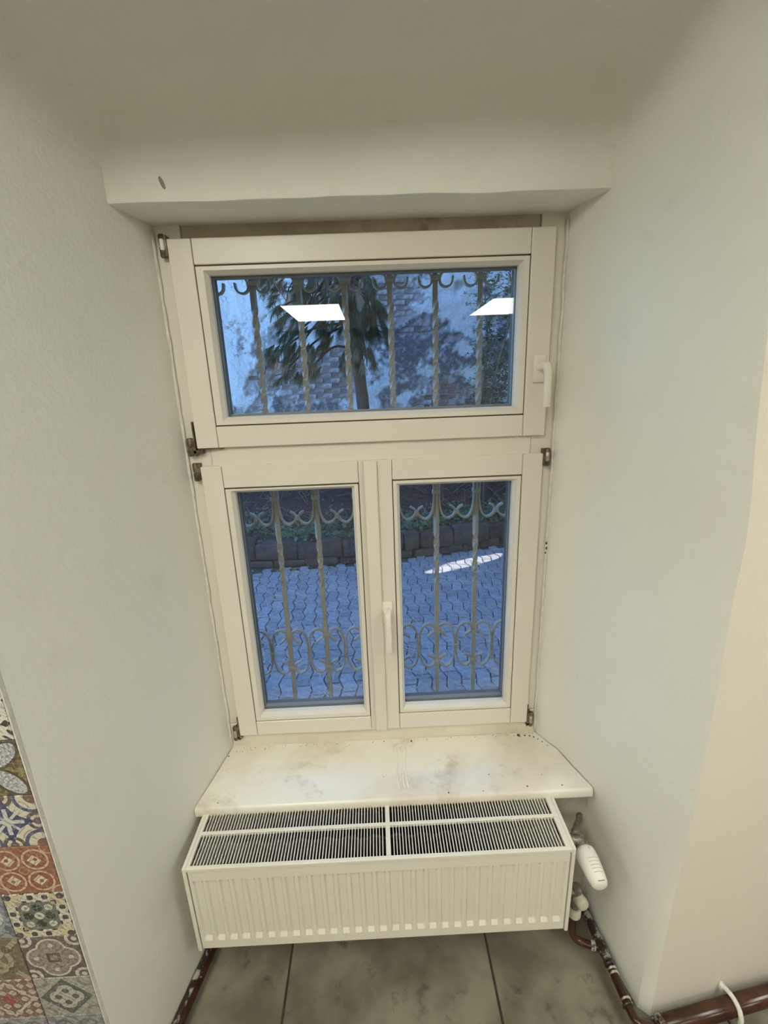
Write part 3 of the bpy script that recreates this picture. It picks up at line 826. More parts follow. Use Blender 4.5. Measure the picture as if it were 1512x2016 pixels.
# ============================================================ VALVES AND PIPES
tv = empty('thermostatic_valve', (1.055, 0.07, -0.13), 'white thermostatic valve head at the right end of the radiator', 'radiator valve')
bm = NB()
lathe(bm, (1.0012, 0.078, -0.075), (1, 0, 0), [(0, 0.010), (0.014, 0.010), (0.0145, 0.016), (0.030, 0.016), (0.031, 0.012), (0.05, 0.012)], 12)
lathe(bm, (1.052, 0.112, -0.078), (0.10, -1, -0.32), [(0, 0.011), (0.006, 0.014), (0.016, 0.0155), (0.030, 0.0155), (0.033, 0.017), (0.047, 0.017), (0.049, 0.0135), (0.060, 0.0135)], 16)
obj('valve_body', bm, M['nickel'], tv, smooth=True, autosmooth=35)
bm = NB(); tube(bm, catmull([(1.052, 0.105, -0.080), (1.066, 0.130, -0.092), (1.090, 0.165, -0.118), (1.108, 0.199, -0.135)], 5), 0.0095, 12)
obj('tail_pipe', bm, M['nickel'], tv, smooth=True)
hd = Vector((0.055, -1, -0.10)).normalized(); ho = Vector((1.0565, 0.064, -0.094))
bm = NB(); lathe(bm, ho-hd*0.008, hd, [(0, 0.0165), (0.003, 0.0185), (0.009, 0.0185), (0.0095, 0.016)], 24)
obj('chrome_collar', bm, M['hinge_light'], tv, smooth=True, autosmooth=35)
bm = NB(); lathe(bm, ho, hd, [(0, 0.0210), (0.004, 0.0255), (0.012, 0.0275), (0.028, 0.0275), (0.050, 0.0258), (0.072, 0.0232), (0.083, 0.0212), (0.089, 0.0175), (0.0913, 0.011), (0.092, 0.001)], 32)
head = obj('thermostat_head', bm, M['plastic'], tv, smooth=True, autosmooth=60)
side = hd.cross(Vector((0, 0, 1))).normalized(); topn = side.cross(hd).normalized()
for k in range(5):                               # moulded grip ridges, grey in the grooves
    tt = 0.036+0.0080*k; r_ = 0.0278-0.00095*k
    bm = NB(); pts = []
    for a in range(-5, 6):
        an = a/5*0.55-0.12
        pts.append(ho+hd*tt+(side*sin(an)+topn*cos(an))*(r_-0.0006))
    tube(bm, pts, 0.0009, 6)
    obj('grip_line', bm, M['mark'] if k < 0 else M['grey_plastic'], head, smooth=True)
bm = NB()
pts = [ho+hd*0.0868+side*(s_*0.0085)+topn*0.0192 for s_ in (-1, -.5, 0, .5, 1)]
tube(bm, pts, 0.0011, 6); obj('scale_window', bm, M['mark'], head)
bm = NB(); p = ho+hd*0.012+topn*0.0273-side*0.004
bmesh.ops.create_icosphere(bm, subdivisions=1, radius=0.0016, matrix=Matrix.Translation(p)); obj('index_dot', bm, M['mark'], head)

lk = empty('return_valve', (1.058, 0.08, -0.39), 'yellowed return valve at the lower right corner of the radiator', 'radiator valve')
bm = NB()
lathe(bm, (1.0012, 0.08, -0.270), (1, 0, 0), [(0, 0.010), (0.02, 0.010), (0.021, 0.015), (0.036, 0.015), (0.037, 0.011), (0.058, 0.011)], 12)
lathe(bm, (1.058, 0.08, -0.255), (0, 0, -1), [(0, 0.013), (0.004, 0.0145), (0.035, 0.0145), (0.037, 0.016), (0.054, 0.016), (0.056, 0.0125), (0.098, 0.0125)], 14)
obj('valve_body', bm, M['nickel'], lk, smooth=True, autosmooth=35)
obj('cap', lathe(NB(), (1.060, 0.083, -0.292), (0.25, -1, 0.1), [(0, 0.014), (0.010, 0.017), (0.030, 0.0175), (0.036, 0.014), (0.038, 0.002)], 18), M['grey_plastic'], lk, smooth=True, autosmooth=40)
obj('lower_cap', lathe(NB(), (1.058, 0.08, -0.335), (0, 0, -1), [(0, 0.0165), (0.004, 0.0185), (0.030, 0.0185), (0.034, 0.015)], 18), M['grey_plastic'], lk, smooth=True, autosmooth=40)

PZ = -0.461
pr = empty('heating_pipe', (1.14, 0.06, PZ-0.03), 'red-brown heating pipe with paint splashes along the right reveal and wall', 'pipe')
main = catmull([(1.126, 0.198, PZ), (1.131, 0.12, PZ), (1.135, 0.05, PZ), (1.139, -0.03, PZ), (1.142, -0.080, PZ), (1.147, -0.108, PZ), (1.163, -0.121, PZ), (1.19, -0.124, PZ), (1.22, -0.121, PZ)], 6)
obj('riser_run', tube(NB(), main, 0.0115, 14), M['pipe_clean'], pr, smooth=True)
wl = lambda x: -0.081+0.15*(x-1.24)
obj('wall_run', tube(NB(), [(x, wl(x)-0.037, PZ) for x in (1.208, 1.6, 2.2, 2.8, 3.4)], 0.0215, 16), M['pipe_clean'], pr, smooth=True)
obj('branch', tube(NB(), catmull([(1.136, 0.048, PZ), (1.10, 0.060, PZ-0.002), (1.074, 0.070, PZ), (1.061, 0.077, PZ+0.012), (1.058, 0.08, PZ+0.035), (1.058, 0.08, -0.368)], 6), 0.0100, 12), M['pipe_clean'], pr, smooth=True)
obj('splashed_sleeve', tube(NB(), [(1.1265, 0.196, PZ), (1.131, 0.12, PZ), (1.135, 0.052, PZ), (1.1375, 0.012, PZ)], 0.0128, 14), M['pipe_splashed'], pr, smooth=True)
for (p, d, L, r_) in (((1.1375, 0.014, PZ), (0.05, -1, 0), 0.010, 0.0155), ((1.1382, 0.0, PZ), (0.05, -1, 0), 0.006, 0.0148), ((1.139, -0.010, PZ), (0.05, -1, 0), 0.006, 0.0148),
                      ((1.1415, -0.066, PZ), (0.08, -1, 0), 0.005, 0.0150), ((1.1422, -0.076, PZ), (0.08, -1, 0), 0.008, 0.0158), ((1.118, 0.053, PZ), (-1, 0.3, 0), 0.012, 0.0130), ((1.213, wl(1.213)-0.037, PZ), (-1, -0.15, 0), 0.012, 0.0235), ((1.194, wl(1.194)-0.039, PZ), (-1, -0.15, 0), 0.006, 0.0200)):
    obj('coupling_ring', lathe(NB(), p, d, [(0, r_*0.86), (L*0.25, r_), (L*0.75, r_), (L, r_*0.86)], 16), M['ring_paint'] if r_ < 0.0152 or r_ > 0.023 else M['pipe_splashed'], pr, smooth=True)
obj('tee_fitting', lathe(NB(), (1.1335, 0.078, PZ), (0.05, -1, 0), [(0, 0.0125), (0.004, 0.0150), (0.050, 0.0150), (0.054, 0.0125)], 16), M['pipe_splashed'], pr, smooth=True)
cl = empty('pipe_clip', (1.400, wl(1.4), -0.46), 'small white painted bracket holding the pipe to the wall', 'pipe clip')
bm = NB(); box(bm, 1.398, 1.412, wl(1.405)-0.012, wl(1.405)+0.001, -0.452, -0.430, bev=0.003)
tube(bm, catmull([(1.405, wl(1.405)-0.006, -0.438), (1.409, wl(1.41)-0.020, -0.4335), (1.412, wl(1.41)-0.040, -0.4325), (1.414, wl(1.414)-0.0580, -0.443), (1.414, wl(1.414)-0.0665, -0.462), (1.414, wl(1.414)-0.064, -0.476)], 5), 0.0060, 8)
obj('bracket', bm, M['filler'], cl, smooth=True)

pl = empty('heating_pipe', (-0.05, 0.0, -0.49), 'dark brown heating pipe under grey paint drips along the left reveal', 'pipe')
xl = lambda y: 0.02+(y-0.372)*0.1996
run = [(xl(y)+0.0175, y, PZ+0.004) for y in (0.198, 0.12, 0.04, -0.04, -0.12, -0.19)]
obj('pipe_run', tube(NB(), run, 0.0125, 14), M['pipe'], pl, smooth=True)
run2 = [(xl(y)+0.010, y, PZ+0.016+0.002*noise.noise(Vector((y*30, 0, 0)))) for y in [0.198-0.0155*i for i in range(26)]]
obj('paint_crust', tube(NB(), run2, [0.0085+0.003*noise.noise(Vector((i*.7, 2, 0))) for i in range(26)], 8), M['pipe_splashed'], pl, smooth=True)

# ============================================================ CEILING LIGHT PANELS
for cx, xn in ((-2.24, 'left'), (-0.07, 'middle'), (2.10, 'right')):
    for cy, yn in ((-1.36, 'nearest the niche'), (-3.935, 'deeper in the room')):
        e = empty('ceiling_light', (cx, cy, CEIL-0.03), 'flat white rectangular ceiling light panel, %s column, %s' % (xn, yn), 'ceiling light', 'ceiling light panels')
        bm = NB(); zt = CEIL-0.0005
        for q in ((cx-.31, cx-.296, cy-.615, cy+.615), (cx+.296, cx+.31, cy-.615, cy+.615), (cx-.296, cx+.296, cy-.615, cy-.601), (cx-.296, cx+.296, cy+.601, cy+.615)):
            box(bm, q[0], q[1], q[2], q[3], CEIL-0.014, zt)
        obj('frame', bm, M['plastic'], e)
        obj('diffuser', bx(cx-.2955, cx+.2955, cy-.6005, cy+.6005, CEIL-0.010, zt-0.001), M['lamp'], e)

# ============================================================ IRON GRILLE
grille = empty('window_grille', (0.525, 0.6, -0.03), 'taupe wrought iron window grille with twisted bars and scrolls outside', 'window grille')
GY = 0.60
BAR0, BPITCH = 0.058, 0.1340
bars = [BAR0+BPITCH*i for i in range(8)]
def twisted_bar(x):
    bm = NB(); z = -0.012; ang = 0.0; rings = []; hw = 0.0078
    zz = []
    while z < 1.48:
        tw = 0.43 < z < 0.655 or 1.03 < z < 1.385
        st = 0.008 if tw else 0.04
        zz.append((z, ang)); z += st
        if tw: ang += (pi/2)*st/0.044
    zz.append((1.48, ang))
    for z, a in zz:
        k = round(a/(pi/2))*(pi/2)
        rings.append([bm.verts.new((x+hw*1.30*cos(a+pi/4+i*pi/2), GY+hw*1.30*sin(a+pi/4+i*pi/2), z)) for i in range(4)])
    for a, b_ in zip(rings, rings[1:]):
        for k in range(4): bm.faces.new((a[k], a[(k+1) % 4], b_[(k+1) % 4], b_[k]))
    bm.faces.new(rings[0][::-1]); bm.faces.new(rings[-1])
    return bm
b0 = obj('bar', twisted_bar(bars[0]), M['iron'], grille)
for x in bars[1:]: inst(b0, (x, GY, WPOS[b0.name].z), grille)
obj('bottom_rail', bx(-0.035, 1.075, GY-0.016, GY+0.016, -0.022, 0.006, bev=0.002), M['iron'], grille)
obj('top_rail', bx(-0.035, 1.075, GY-0.012, GY+0.012, 1.467, 1.484, bev=0.002), M['iron'], grille)
XC = 0.796
def V2(l): return [Vector((x, 0, z)) for x, z in l]
def mir(l): return [(2*XC-x, z) for x, z in l]
half_top = [(XC, 1.4650), (0.8369, 1.4630), (0.8490, 1.4510), (0.8500, 1.4330), (0.8420, 1.4240), (0.8313, 1.4215), (0.8200, 1.4260), (0.8140, 1.4360), (0.8125, 1.4500)]
top_pts = mir(half_top)[::-1][:-1]+half_top
mid = [(0.775, 0.886), (0.756, 0.872), (0.741, 0.840), (0.7375, 0.800), (0.7390, 0.760), (0.7458, 0.7287), (0.757, 0.713), (0.769, 0.7095), (0.7830, 0.7170), (0.7915, 0.7310), (0.7885, 0.7440), (0.7740, 0.7530)]
low = [(0.7640, 0.2590), (0.7500, 0.2700), (0.7385, 0.2830), (0.7415, 0.3010), (0.7600, 0.3110), (0.7800, 0.3000), (0.7895, 0.2700), (0.7920, 0.2220), (0.7900, 0.1740), (0.7790, 0.1440), (0.7580, 0.1335), (0.7415, 0.1440), (0.7380, 0.1600), (0.7460, 0.1730), (0.7640, 0.1820)]
protos = {}
def scroll(name, pts, x0, th=0.0054, dep=0.0080):
    key = (name, round(pts[0][0], 4))
    if key not in protos:
        bm = strip(NB(), catmull(V2(pts), 6), th, GY-dep, GY+dep)
        o = obj(name, bm, M['iron'], grille, smooth=True, autosmooth=50); protos[key] = (o, WPOS[o.name].copy())
        d = Vector((x0-bars[5], 0, 0)); o.location = o.location+d; WPOS[o.name] = WPOS[o.name]+d
    else:
        o, w = protos[key]
        inst(o, w+Vector((x0-bars[5], 0, 0)), grille)
for i in range(7):
    scroll('top_scroll', top_pts, bars[i])
    scroll('middle_scroll', mid, bars[i]); scroll('middle_scroll', mir(mid), bars[i])
    scroll('lower_scroll', low, bars[i]); scroll('lower_scroll', mir(low), bars[i])
def collar(x, z, w, h, first={}):
    key = (w, h)
    if key in first: inst(first[key], (x, GY, z), grille)
    else: first[key] = obj('collar', bx(x-w, x+w, GY-0.0125, GY+0.0125, z-h, z+h, bev=0.0012), M['iron'], grille)
for i, x in enumerate(bars):
    collar(x, 1.446, 0.0145, 0.007); collar(x, 0.8005, 0.0128, 0.0065); collar(x, 0.2835, 0.0128, 0.0050); collar(x, 0.1600, 0.0128, 0.0050)
    if i < 7:
        xm = x+BPITCH/2
        collar(xm, 0.7320, 0.0062, 0.0070); collar(xm, 0.2225, 0.0072, 0.0060)

# ============================================================ THE YARD
GZ = -1.0
ground = obj('ground_yard', bx(-4.5, 4.1, 0.70, 6.7, GZ-0.15, GZ-0.012), M['joint'], kind='structure', label='grey zigzag block paving of the yard', cat='paving')
PL, PW, AMP = 0.225, 0.1125, 0.016
def zig(t):                                     # triangle wave, period 1
    t = (t+0.25) % 1.0
    return (4*t-1 if t < 0.5 else 3-4*t)*AMP
def paver_mesh(ph):
    bm = NB(); g = 0.0042; ts = [0, .25, .5, .75, 1]
    L = [(-PW/2+zig(t+ph)+g, -PL/2+t*PL+(g if t == 0 else -g if t == 1 else 0)) for t in ts]
    Rr = [(PW/2+zig(t+ph)-g, y) for t, (x, y) in zip(ts, L)]
    poly = L+Rr[::-1]
    cx, cy = 0, 0
    top = [(x*0.93, y*0.965) for x, y in poly]
    prism(bm, [(GZ-0.05, poly), (GZ-0.006, poly), (GZ, top)])
    return bm
ca, sa = cos(R(5)), sin(R(5))
def yard(u, v): return (0.6+u*ca-v*sa, 0.75+u*sa+v*ca)
cand = []
for i in range(-36, 32):
    for j in range(0, 30):
        u = i*PW; v = (j+(0.5 if i % 2 else 0))*PL
        x, y = yard(u, v)
        ymax = 4.34 if x < 0.3 else 4.34+(x-0.3)*0.26
        if y > ymax or y < 0.72 or x < -4 or x > 4: continue
        q = project((x, y, GZ))
        cand.append((0 if in_lower_panes(q) else 1, (Vector((x, y, GZ))-CAM).length, i % 2, x, y))
cand.sort()
srcs = {}
for c in cand[:300]:
    if c[2] not in srcs:
        o = obj('paver', paver_mesh(0.5*c[2]), M['paver'], ground, origin=(0, 0, GZ))
        WPOS[o.name] = Vector((c[3], c[4], GZ)); o.location = WPOS[o.name]-wpos(ground); o.rotation_euler = (0, 0, R(5)); srcs[c[2]] = o
    else: inst(srcs[c[2]], (c[3], c[4], GZ+random.uniform(-.003, .002)), ground, rotz=R(5)+random.uniform(-.012, .012))
bm = NB()
for c in cand[300:]:
    b2 = paver_mesh(0.5*c[2])
    me = bpy.data.meshes.new('tmp'); b2.to_mesh(me); b2.free()
    me.transform(Matrix.Translation((c[3], c[4], random.uniform(-.003, .002))) @ Matrix.Rotation(R(5), 4, 'Z'))
    bm.from_mesh(me); bpy.data.meshes.remove(me)
obj('outer_pavers', bm, M['paver'], ground, kind='stuff')

# ---- low rubble wall around the planting bed
base = [(-4.2, 4.45), (-1.13, 4.41), (0.23, 4.40), (0.81, 4.52), (1.75, 4.68), (2.30, 4.93), (4.0, 5.6)]
def along(s):
    for (x0, y0), (x1, y1) in zip(base, base[1:]):
        L = math.hypot(x1-x0, y1-y0)
        if s <= L: return (x0+(x1-x0)*s/L, y0+(y1-y0)*s/L, math.atan2(y1-y0, x1-x0))
        s -= L
    return None
TOT = sum(math.hypot(b_[0]-a[0], b_[1]-a[1]) for a, b_ in zip(base, base[1:]))
bm = NB()
front = [(x, y+0.05) for x, y in base]
prism(bm, [(GZ-0.1, front+[(4.0, 5.85), (2.2, 5.25), (0.8, 4.85), (-4.2, 4.75)]), (GZ+0.30, front+[(4.0, 5.85), (2.2, 5.25), (0.8, 4.85), (-4.2, 4.75)])])
retain = obj('wall_retaining', bm, M['soil'], kind='structure', label='low wall of dark rough stones edging the planting bed', cat='wall')
rnd = random.Random(5)
for z0, z1, lmin, lmax in ((GZ-0.01, GZ+0.085, 0.26, 0.42), (GZ+0.095, GZ+0.325, 0.20, 0.38)):
    s = 0.0
    while s < TOT-0.4:
        L = rnd.uniform(lmin, lmax)
        if z0 > GZ: L = rnd.choice((0.22, 0.30, 0.38, 0.27))
        q = along(s+L/2)
        if q and -2.2 < q[0] < 3.2:
            hh = (z1-z0)*rnd.uniform(0.86, 1.08)
            bm = NB(); box(bm, -L/2+0.008, L/2-0.008, -0.01, 0.17, 0, hh)
            for v in bm.verts: v.co += Vector((rnd.uniform(-.02, .02), rnd.uniform(-.018, .012), rnd.uniform(-.014, .014)))
            bmesh.ops.bevel(bm, geom=bm.edges[:], offset=0.016, segments=1, affect='EDGES')
            Mx = Matrix.Translation((q[0], q[1], z0)) @ Matrix.Rotation(q[2], 4, 'Z')
            bm.transform(Mx)
            obj('stone', bm, M['stone'], retain)
        s += L

# ---- planting bed, rising towards the boundary wall
WY = 6.60
def bed_z(x, y):
    f = max(0, min(1, (y-4.6)/2.0))
    return GZ+0.27+0.40*f*f+0.05*noise.noise(Vector((x*1.7, y*1.7, 0)))+0.02*noise.noise(Vector((x*9, y*9, 3)))
bm = NB(); rows = []
for j in range(34):
    row = []
    for i in range(100):
        x = -4.2+8.3*i/99
        yb = 4.55 if x < 0.3 else 4.55+(x-0.3)*0.27
        y = yb+(6.75-yb)*j/33
        row.append(bm.verts.new((x, y, bed_z(x, y))))
    rows.append(row)
for a, b_ in zip(rows, rows[1:]):
    for k in range(99): bm.faces.new((a[k], a[k+1], b_[k+1], b_[k]))
bed = obj('ground_planting_bed', bm, M['soil'], smooth=True, recalc=False, kind='structure', label='dark littered soil of the raised planting bed', cat='ground')
sd = bed.modifiers.new('thick', 'SOLIDIFY'); sd.thickness = 0.2; sd.offset = -1

# ---- old boundary wall: peeling plaster over brick, relief and colour zones on the mesh
def N3(x, z, s, k, oct_=4): return noise.fractal(Vector((x*s, z*s, k)), 1.0, 2.0, oct_)
def expose(x, z):
    """>0 where the plaster has fallen and brick shows"""
    v = 0.9*N3(x, z, 1.1, 2.0) + 0.32*N3(x, z*1.3, 5.0, 4.0) + 0.14*N3(x, z, 17.0, 5.0, 2)
    v += -0.55*max(0, min(1, (-1.2-x)/0.6))*max(0, min(1, (z-1.15)/0.25))       # sound plaster, upper left
    v += 0.8*max(0, 1-abs(x-0.72)/0.42)*max(0, 1-abs(z-2.42)/0.45)                # bare brick field in the middle
    v += 0.6*max(0, min(1, (1.0-z)/0.3))*max(0, min(1, (-0.9-x)/0.5))             # rubble low on the left
    v += 0.45*max(0, 1-abs(x-0.1)/0.5)*max(0, 1-abs(z-1.1)/0.4)
    v += 0.5*max(0, min(1, (0.2-z)/0.4))
    v += 0.35*max(0, 1-abs(x-1.75)/0.45)*max(0, 1-abs(z-0.85)/0.5)
    return v-0.12
def damp(x, z):
    """>0 where the plaster is dark and stained"""
    v = 0.8*N3(x, z*1.4, 1.3, 8.0)+0.5*N3(x, z*1.3, 4.5, 11.0)+0.2*N3(x, z, 15.0, 13.0, 2)
    v += 0.55*max(0, min(1, (x-0.05)/0.5))*max(0, 1-abs(z-1.45)/0.55)
    v -= 0.7*max(0, min(1, (-0.9-x)/0.5))
    v -= 0.4*max(0, min(1, (z-2.1)/0.3))
    v += 0.9*max(0, min(1, (0.5-z)/0.5))
    return v-0.10
NX_, NZ_ = 330, 205
X0, X1, Z0, Z1 = -3.6, 3.9, -0.85, 3.9
bm = NB(); cl_ = bm.verts.layers.float_color.new('zone'); rows = []
def mixv(a, b_, t): return tuple(p+(q-p)*t for p, q in zip(a, b_))
for j in range(NZ_):
    row = []
    z = Z0+(Z1-Z0)*j/(NZ_-1)
    for i in range(NX_):
        x = X0+(X1-X0)*i/(NX_-1)
        e = expose(x, z); d = damp(x, z)
        pl_t = max(0, min(1, 0.5-e*9))
        rel = 0.040*pl_t + (0.008+0.010*pl_t)*N3(x, z, 6, 1.0, 5) - 0.004
        vv = bm.verts.new((x, WY-rel, z))
        white = (0.84, 0.84, 0.83); grey = (0.13, 0.135, 0.15); mort = (0.50, 0.48, 0.47)
        c = mixv(white, grey, max(0, min(1, 0.5+d*4)))
        mort = mixv((0.10, 0.075, 0.07), mort, max(0, min(1, (z-0.1)/0.5)))
        c = mixv(mort, c, pl_t)
        vv[cl_] = c+(1,)
        row.append(vv)
    rows.append(row)
for a, b_ in zip(rows, rows[1:]):
    for k in range(NX_-1): bm.faces.new((a[k], a[k+1], b_[k+1], b_[k]))
old = obj('wall_boundary', bm, M['old_wall'], smooth=True, recalc=False, kind='structure', label='old boundary wall with peeling white plaster and bare brick across the yard', cat='wall')
sd = old.modifiers.new('thick', 'SOLIDIFY'); sd.thickness = 0.35; sd.offset = -1
blist = []
for r_ in range(60):
    z = Z0+0.04+0.078*r_
    for k in range(30):
        x = X0+0.1+0.262*k+(0.131 if r_ % 2 else 0)
        if expose(x, z) > 0.03 and expose(x+0.09, z) > 0 and expose(x-0.09, z) > 0:
            q = project((x, WY, z))
            if in_upper_pane(q) or in_lower_panes(q): blist.append((x, z))
random.Random(1).shuffle(blist)
srcs = []
for k, (x, z) in enumerate(blist[:300]):
    red = z < 0.3 or (x > 1.35 and z < 1.3) or k % 13 == 0
    L = 0.124; key = 1 if red else 0
    hit = [o for o, kk in srcs if kk == key]
    if not hit:
        bm = bx(x-L, x+L, WY-0.020, WY+0.03, z-0.032, z+0.032, bev=0.006)
        for v in bm.verts: v.co += Vector((random.uniform(-.003, .003), random.uniform(-.003, .003), random.uniform(-.002, .002)))
        o = obj('brick', bm, M['brick_red'] if red else M['brick'], old, origin=(x, WY+0.005, z)); srcs.append((o, key))
    else: inst(hit[0], (x, WY+0.005+random.uniform(-.006, .008), z+random.uniform(-.004, .004)), old)

# ---- tall unseen wall added right of the yard; blocks the sun except one streak
SX = 4.10
k_ = (SX-1.59)/0.95                             # along the sun direction from the streak's middle
gy = 4.26+0.42*k_
t0, t1 = (SX-2.06)/0.95*0.87+GZ, (SX-1.11)/0.95*0.87+GZ
bm = NB()
ya, yb, za, zb = gy-0.25, gy+0.45, t0-0.25, t1+0.40
box(bm, SX, SX+0.3, 0.70, ya, GZ-0.1, 6.5); box(bm, SX, SX+0.3, yb, 7.2, GZ-0.1, 6.5)
box(bm, SX, SX+0.3, ya, yb, GZ-0.1, za); box(bm, SX, SX+0.3, ya, yb, zb, 6.5)
o_, i_ = [], []                                 # hole shaped to give the sun streak tapered ends
for k in range(28):
    an = 2*pi*k/28
    cz_, cy_ = (t0+t1)/2, gy
    rr = 1+0.22*noise.noise(Vector((cos(an)*2, sin(an)*2, 3)))
    i_.append(bm.verts.new((SX, cy_+0.120*rr*cos(an), cz_+((t1-t0)/2+0.03)*rr*sin(an))))
    m_ = max(abs(cos(an)), abs(sin(an)))
    yy = cos(an)/m_; zz = sin(an)/m_
    o_.append(bm.verts.new((SX, cy_+(yy*(yb-cy_) if yy > 0 else yy*(cy_-ya)), cz_+(zz*(zb-cz_) if zz > 0 else zz*(cz_-za)))))
for k in range(28): bm.faces.new((o_[k], o_[(k+1) % 28], i_[(k+1) % 28], i_[k]))
obj('wall_sun_blocker', bm, M['render'], kind='structure', label='tall unseen wall added right of the yard to shape the sun streak', cat='wall')

# ---- pine in the bed
pine = empty('pine_tree', (0.0, 5.5, GZ+0.3), 'pine tree with drooping long-needled branches and dark trunk in the bed', 'tree')
tr = catmull([(0.381, 5.500, -0.514), (0.412, 5.500, 0.153), (0.400, 5.500, 0.785), (0.364, 5.500, 1.320), (0.344, 5.500, 1.829), (0.353, 5.500, 2.374), (0.400, 5.500, 2.891), (0.445, 5.500, 3.383)], 6)
bm = NB(); tube(bm, tr, [0.100-0.05*i/len(tr)+0.008*noise.noise(p*5) for i, p in enumerate(tr)], 14)
obj('trunk', bm, M['bark'], pine, smooth=True)
rnd = random.Random(21)
clusters = [(-0.874, 5.500, 2.500), (-0.631, 5.350, 2.376), (-0.391, 5.200, 2.312), (-0.174, 5.200, 2.333), (0.072, 5.200, 2.326), (0.320, 5.200, 2.346), (0.535, 5.300, 2.330), (-0.115, 5.100, 2.145), (0.122, 5.150, 2.089), (0.372, 5.100, 2.102), (0.587, 5.200, 2.082), (0.703, 5.300, 1.766),
            (-0.624, 5.300, 2.031), (-0.454, 5.100, 1.785), (-0.322, 5.100, 1.868), (-0.535, 5.100, 1.582), (-0.348, 5.100, 1.576), (-0.749, 5.300, 1.448), (-0.530, 5.100, 1.311), (-0.244, 5.200, 1.303), (-0.022, 5.200, 1.869), (-0.058, 5.400, 1.648), (0.293, 5.200, 1.859), (0.456, 5.100, 1.928),
            (0.343, 5.200, 1.619), (0.465, 5.200, 1.493), (0.609, 5.200, 1.848), (0.263, 5.300, 1.413), (0.111, 5.000, 2.205), (0.500, 5.000, 2.165), (-0.261, 5.250, 2.117), (0.213, 5.050, 1.958)]
nb = NB(); nd = NB(); brn = NB()
def needles(bm, tip, d, n, ln):
    d = d.normalized()
    s = d.orthogonal().normalized(); u = d.cross(s)
    for k in range(n):
        a = rnd.uniform(0, 2*pi); sp = rnd.uniform(0.1, 0.95)
        p0 = tip-d*rnd.uniform(0, 0.10)
        v = (d+(s*cos(a)+u*sin(a))*sp+Vector((0, 0, -0.35))).normalized()*ln*rnd.uniform(0.6, 1.1)
        sag = Vector((0, 0, -ln*rnd.uniform(0.05, 0.3)))
        w = v.cross(Vector((rnd.uniform(-1, 1), rnd.uniform(-1, 1), rnd.uniform(-1, 1)))).normalized()*0.0016
        a0, a1 = bm.verts.new(p0-w), bm.verts.new(p0+w)
        m0, m1 = bm.verts.new(p0+v*0.55-w*.8), bm.verts.new(p0+v*0.55+w*.8)
        e0 = bm.verts.new(p0+v+sag)
        bm.faces.new((a0, a1, m1, m0)); bm.faces.new((m0, m1, e0))
for c in clusters:
    c = Vector(c)
    zt = min(max(c.z+rnd.uniform(0.25, 0.6), 0.9), 3.9)
    i = min(range(len(tr)), key=lambda k: abs(tr[k].z-zt))
    start = tr[i]
    midp = (start+c)/2+Vector((0, 0, 0.12+rnd.uniform(0, .1)))
    bp = catmull([start, midp, c+Vector((0, 0, 0.04)), c+(c-midp)*0.18+Vector((0, 0, -0.06))], 5)
    tube(brn, bp, [0.020-0.015*k/len(bp) for k in range(len(bp))], 6)
    for k in range(9):
        q = c+Vector((rnd.gauss(0, .085), rnd.gauss(0, .10), rnd.gauss(0, .075)))
        d = (q-midp)+Vector((rnd.uniform(-.15, .15), rnd.uniform(-.15, .15), -0.12))
        tube(brn, [c, (c+q)/2+Vector((0, 0, .01)), q], [0.006, 0.005, 0.004], 5)
        needles(nd if rnd.random() < 0.2 else nb, q, d, 170, rnd.uniform(0.10, 0.16))
obj('branches', brn, M['bark'], pine, smooth=True)
obj('needles', nb, M['needle'], pine, kind='stuff')
obj('dry_needles', nd, M['needle_dry'], pine, kind='stuff')

# ---- leafy shrub on the right
def leaf(bm, p, d, nrm, L, W):
    d = d.normalized(); s = d.cross(nrm).normalized()
    up_ = s.cross(d).normalized()
    vs_ = [bm.verts.new(p), bm.verts.new(p+d*L*.35+s*W*.5), bm.verts.new(p+d*L*.72+s*W*.36), bm.verts.new(p+d*L-up_*L*.12), bm.verts.new(p+d*L*.72-s*W*.36), bm.verts.new(p+d*L*.35-s*W*.5), bm.verts.new(p+d*L*.5+up_*W*.12)]
    c = vs_[6]
    for a, b_ in ((0, 1), (1, 2), (2, 3), (3, 4), (4, 5), (5, 0)): bm.faces.new((vs_[a], vs_[b_], c))
shrub = empty('leafy_shrub', (1.95, 5.55, GZ+0.4), 'dark small-leaved shrub against the boundary wall, right of the pine', 'shrub')
lb = NB(); sb = NB()
stems = [[(2.110, 5.600, 0.360), (2.216, 5.550, 1.189), (2.351, 5.500, 1.825), (2.392, 5.500, 2.429), (2.381, 5.500, 3.002)], [(2.049, 5.650, 0.357), (2.340, 5.600, 1.051), (2.517, 5.600, 1.510), (2.561, 5.600, 2.324)],
         [(2.001, 5.600, 0.365), (2.057, 5.600, 1.061), (2.113, 5.600, 1.588), (2.064, 5.600, 2.157), (2.083, 5.600, 2.695)], [(2.171, 5.700, 0.347), (2.656, 5.700, 1.039), (2.825, 5.700, 1.832)]]
